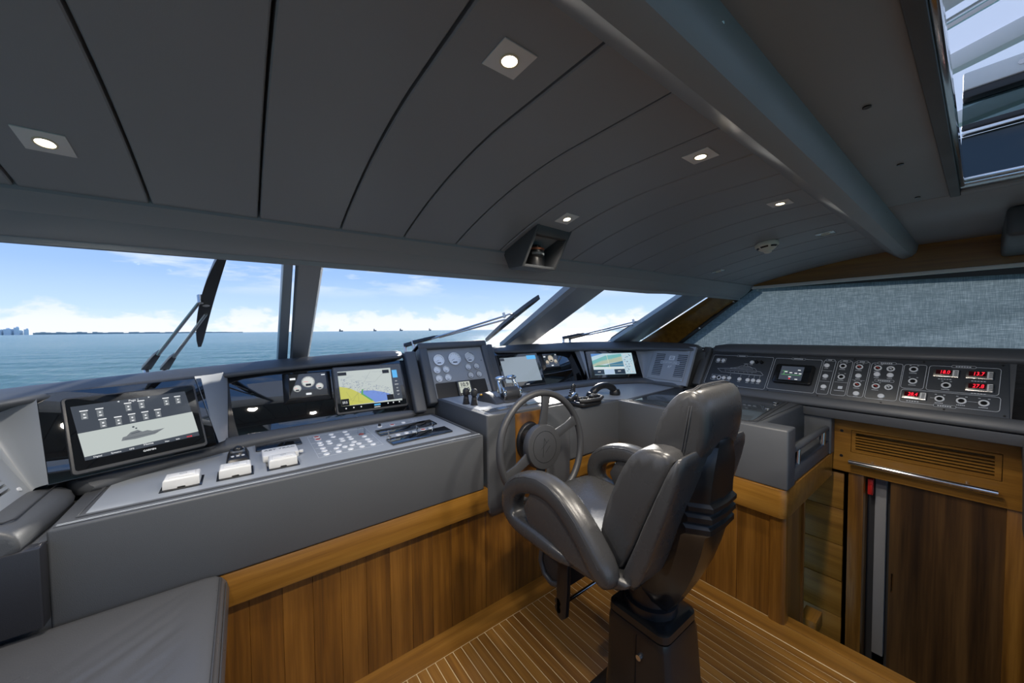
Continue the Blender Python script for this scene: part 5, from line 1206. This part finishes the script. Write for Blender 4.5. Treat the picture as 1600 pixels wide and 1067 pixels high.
MB().extr([(1.10,1.10,.56),(1.10,1.185,.555),(1.10,1.225,.51),(1.10,1.235,.455),(1.10,1.21,.41),(1.10,1.165,.395),(1.10,1.10,.42)], (.30,0,0)).build('footrest_pad', RUB, ch, bevel=.012)

# ================================================================== ceiling fittings
def ceil_frame(x, y):
    e = .01; zx = (cz(x+e,y)-cz(x-e,y))/(2*e); zy = (cz(x,y+e)-cz(x,y-e))/(2*e)
    f = Fr((x,y,cz(x,y)), (1,0,0), flat=True); a = Vector((1,0,zx)).normalized(); n = Vector((zx,zy,-1)).normalized(); b = n.cross(a)
    f.u, f.n = a, n; f.v = n.cross(a); return f
LAMP = pmat('lamp_lens', (.9,.88,.8), .3, emit=(1,.86,.62), estr=7.0); LOFF = pmat('lamp_off', (.45,.46,.48), .25)
PLT = pmat('lamp_plate', (.75,.76,.77), .38)
def downlight(x, y, s, lit, label, power=0):
    f = ceil_frame(x, y); t = thing('downlight', f.P(0,0,0), label, 'ceiling light', 'square recessed ceiling lights')
    MB(f).box(-s,s,-s,s,0,.003).build('plate', PLT if lit else STL, t, bevel=.001)
    MB(f).ring(0,0,.002,s*.40,s*.50,.003,28).build('bezel', pmat('lamp_bezel', (.75,.68,.5), .3), t)
    MB(f).disc(0,0,.0032,s*.42,24).build('lens', LAMP if lit else LOFF, t)
    if power:
        l = bpy.data.lights.new('downlight_beam', 'SPOT'); l.energy = power; l.color = (1,.91,.79); l.spot_size = math.radians(164); l.spot_blend = .75; l.shadow_soft_size = .05
        o = bpy.data.objects.new('downlight_beam', l); COL.objects.link(o); o.location = f.P(0,0,.02); o.rotation_euler = (-f.n).to_track_quat('Z','Y').to_euler()
PW_L = 34
downlight(-.335, 1.255, .038, True, 'lit square ceiling light above the port console', PW_L)
downlight(1.085, 1.05, .037, True, 'lit square ceiling light just aft of the compass housing', PW_L*.6)
downlight(.408, .539, .037, True, 'lit square ceiling light close to the port half of the beam', PW_L)
downlight(1.077, .506, .037, True, 'lit square ceiling light next to the beam above the helm chair', PW_L)
downlight(1.747, .505, .037, True, 'lit square ceiling light beside the beam, nearest the unlit ones', PW_L)
downlight(2.47, .512, .037, False, 'unlit ceiling light beside the beam near the teak cornice')
downlight(2.62, 1.105, .034, False, 'unlit ceiling light between smoke detector and windscreen header')
f = ceil_frame(2.35, .74)
sd = thing('smoke_detector', f.P(0,0,0), 'white round smoke detector on the ceiling', 'smoke detector')
MB(f).loft([[(r*math.cos(2*math.pi*k/28), r*math.sin(2*math.pi*k/28), h) for k in range(28)] for r, h in ((.052,0),(.056,.004),(.056,.018),(.052,.024),(.040,.034),(.028,.042),(.020,.046),(.018,.054),(.010,.058))]).build('body', WHT2, sd, ang=40)
for k in range(6):
    a = k*math.pi/3; mb = MB(f)
    mb.loft([[(r*math.cos(a+t_*.13), r*math.sin(a+t_*.13), h) for r, h in ((.0505,.0255),(.043,.0322),(.0435,.033),(.051,.0263))] for t_ in (-3,-2,-1,0,1,2,3)]).build('slot_shade', BLK, sd)  # black strips painted on as the shade inside the slots
# compass housing hanging at the header
cp_ = thing('compass_housing', (1.08,1.30,1.90), 'grey angular housing holding a compass under the ceiling', 'compass')
def side(x, t): MB().extr([(x,1.128,1.990),(x,1.38,1.915),(x,1.335,1.832),(x,1.238,1.830)], (t,0,0)).build('side_plate', LEA, cp_, bevel=.002)
side(.995,.014); side(1.186,.014)
MB().extr([(1.005,1.13,1.993),(1.19,1.13,1.993),(1.19,1.150,1.955),(1.005,1.150,1.955)], (0,.03,0)).build('top_bar', LEA, cp_, bevel=.002)
MB().extr([(1.005,1.238,1.830),(1.19,1.238,1.830),(1.19,1.232,1.842),(1.005,1.232,1.842)], (0,.10,0)).build('bottom_plate', LEA, cp_, bevel=.002)
MB().box(1.005, 1.19, 1.30, 1.31, 1.84, 1.945).build('back_plate', LEA, cp_, smooth=False)
MB().cyl((1.10,1.275,1.838), (1.10,1.275,1.905), .042, .036, 24).build('compass_base', BLK, cp_, bevel=.003)
bowl = MB().ball((1.10,1.265,1.905), .038, 20, 12).build('compass_bowl', BLK, cp_, ang=80)
MB(Fr((1.10,1.265,1.915),(1,0,0),flat=True)).ring(0,0,0,.036,.0405,.009,28).build('compass_ring', pmat('copper_ring', (.45,.16,.08), .35, metal=.6), cp_)
mb = MB()
for k in range(15):
    a = math.radians(-90 + (k-7)*9); c = Vector((1.10+.0385*math.cos(a), 1.265+.0385*math.sin(a), 1.893)); mb.tube([c, c+Vector((0,0,.010))], .0009, 4)
mb.build('compass_scale', PRN, cp_)
for dx in (-.016,.016): MB().tube([(1.10+dx,1.232,1.905),(1.10+dx,1.232,1.945)], .001, 5).build('lubber_pin', STL, cp_)
bpy.context.view_layer.update()
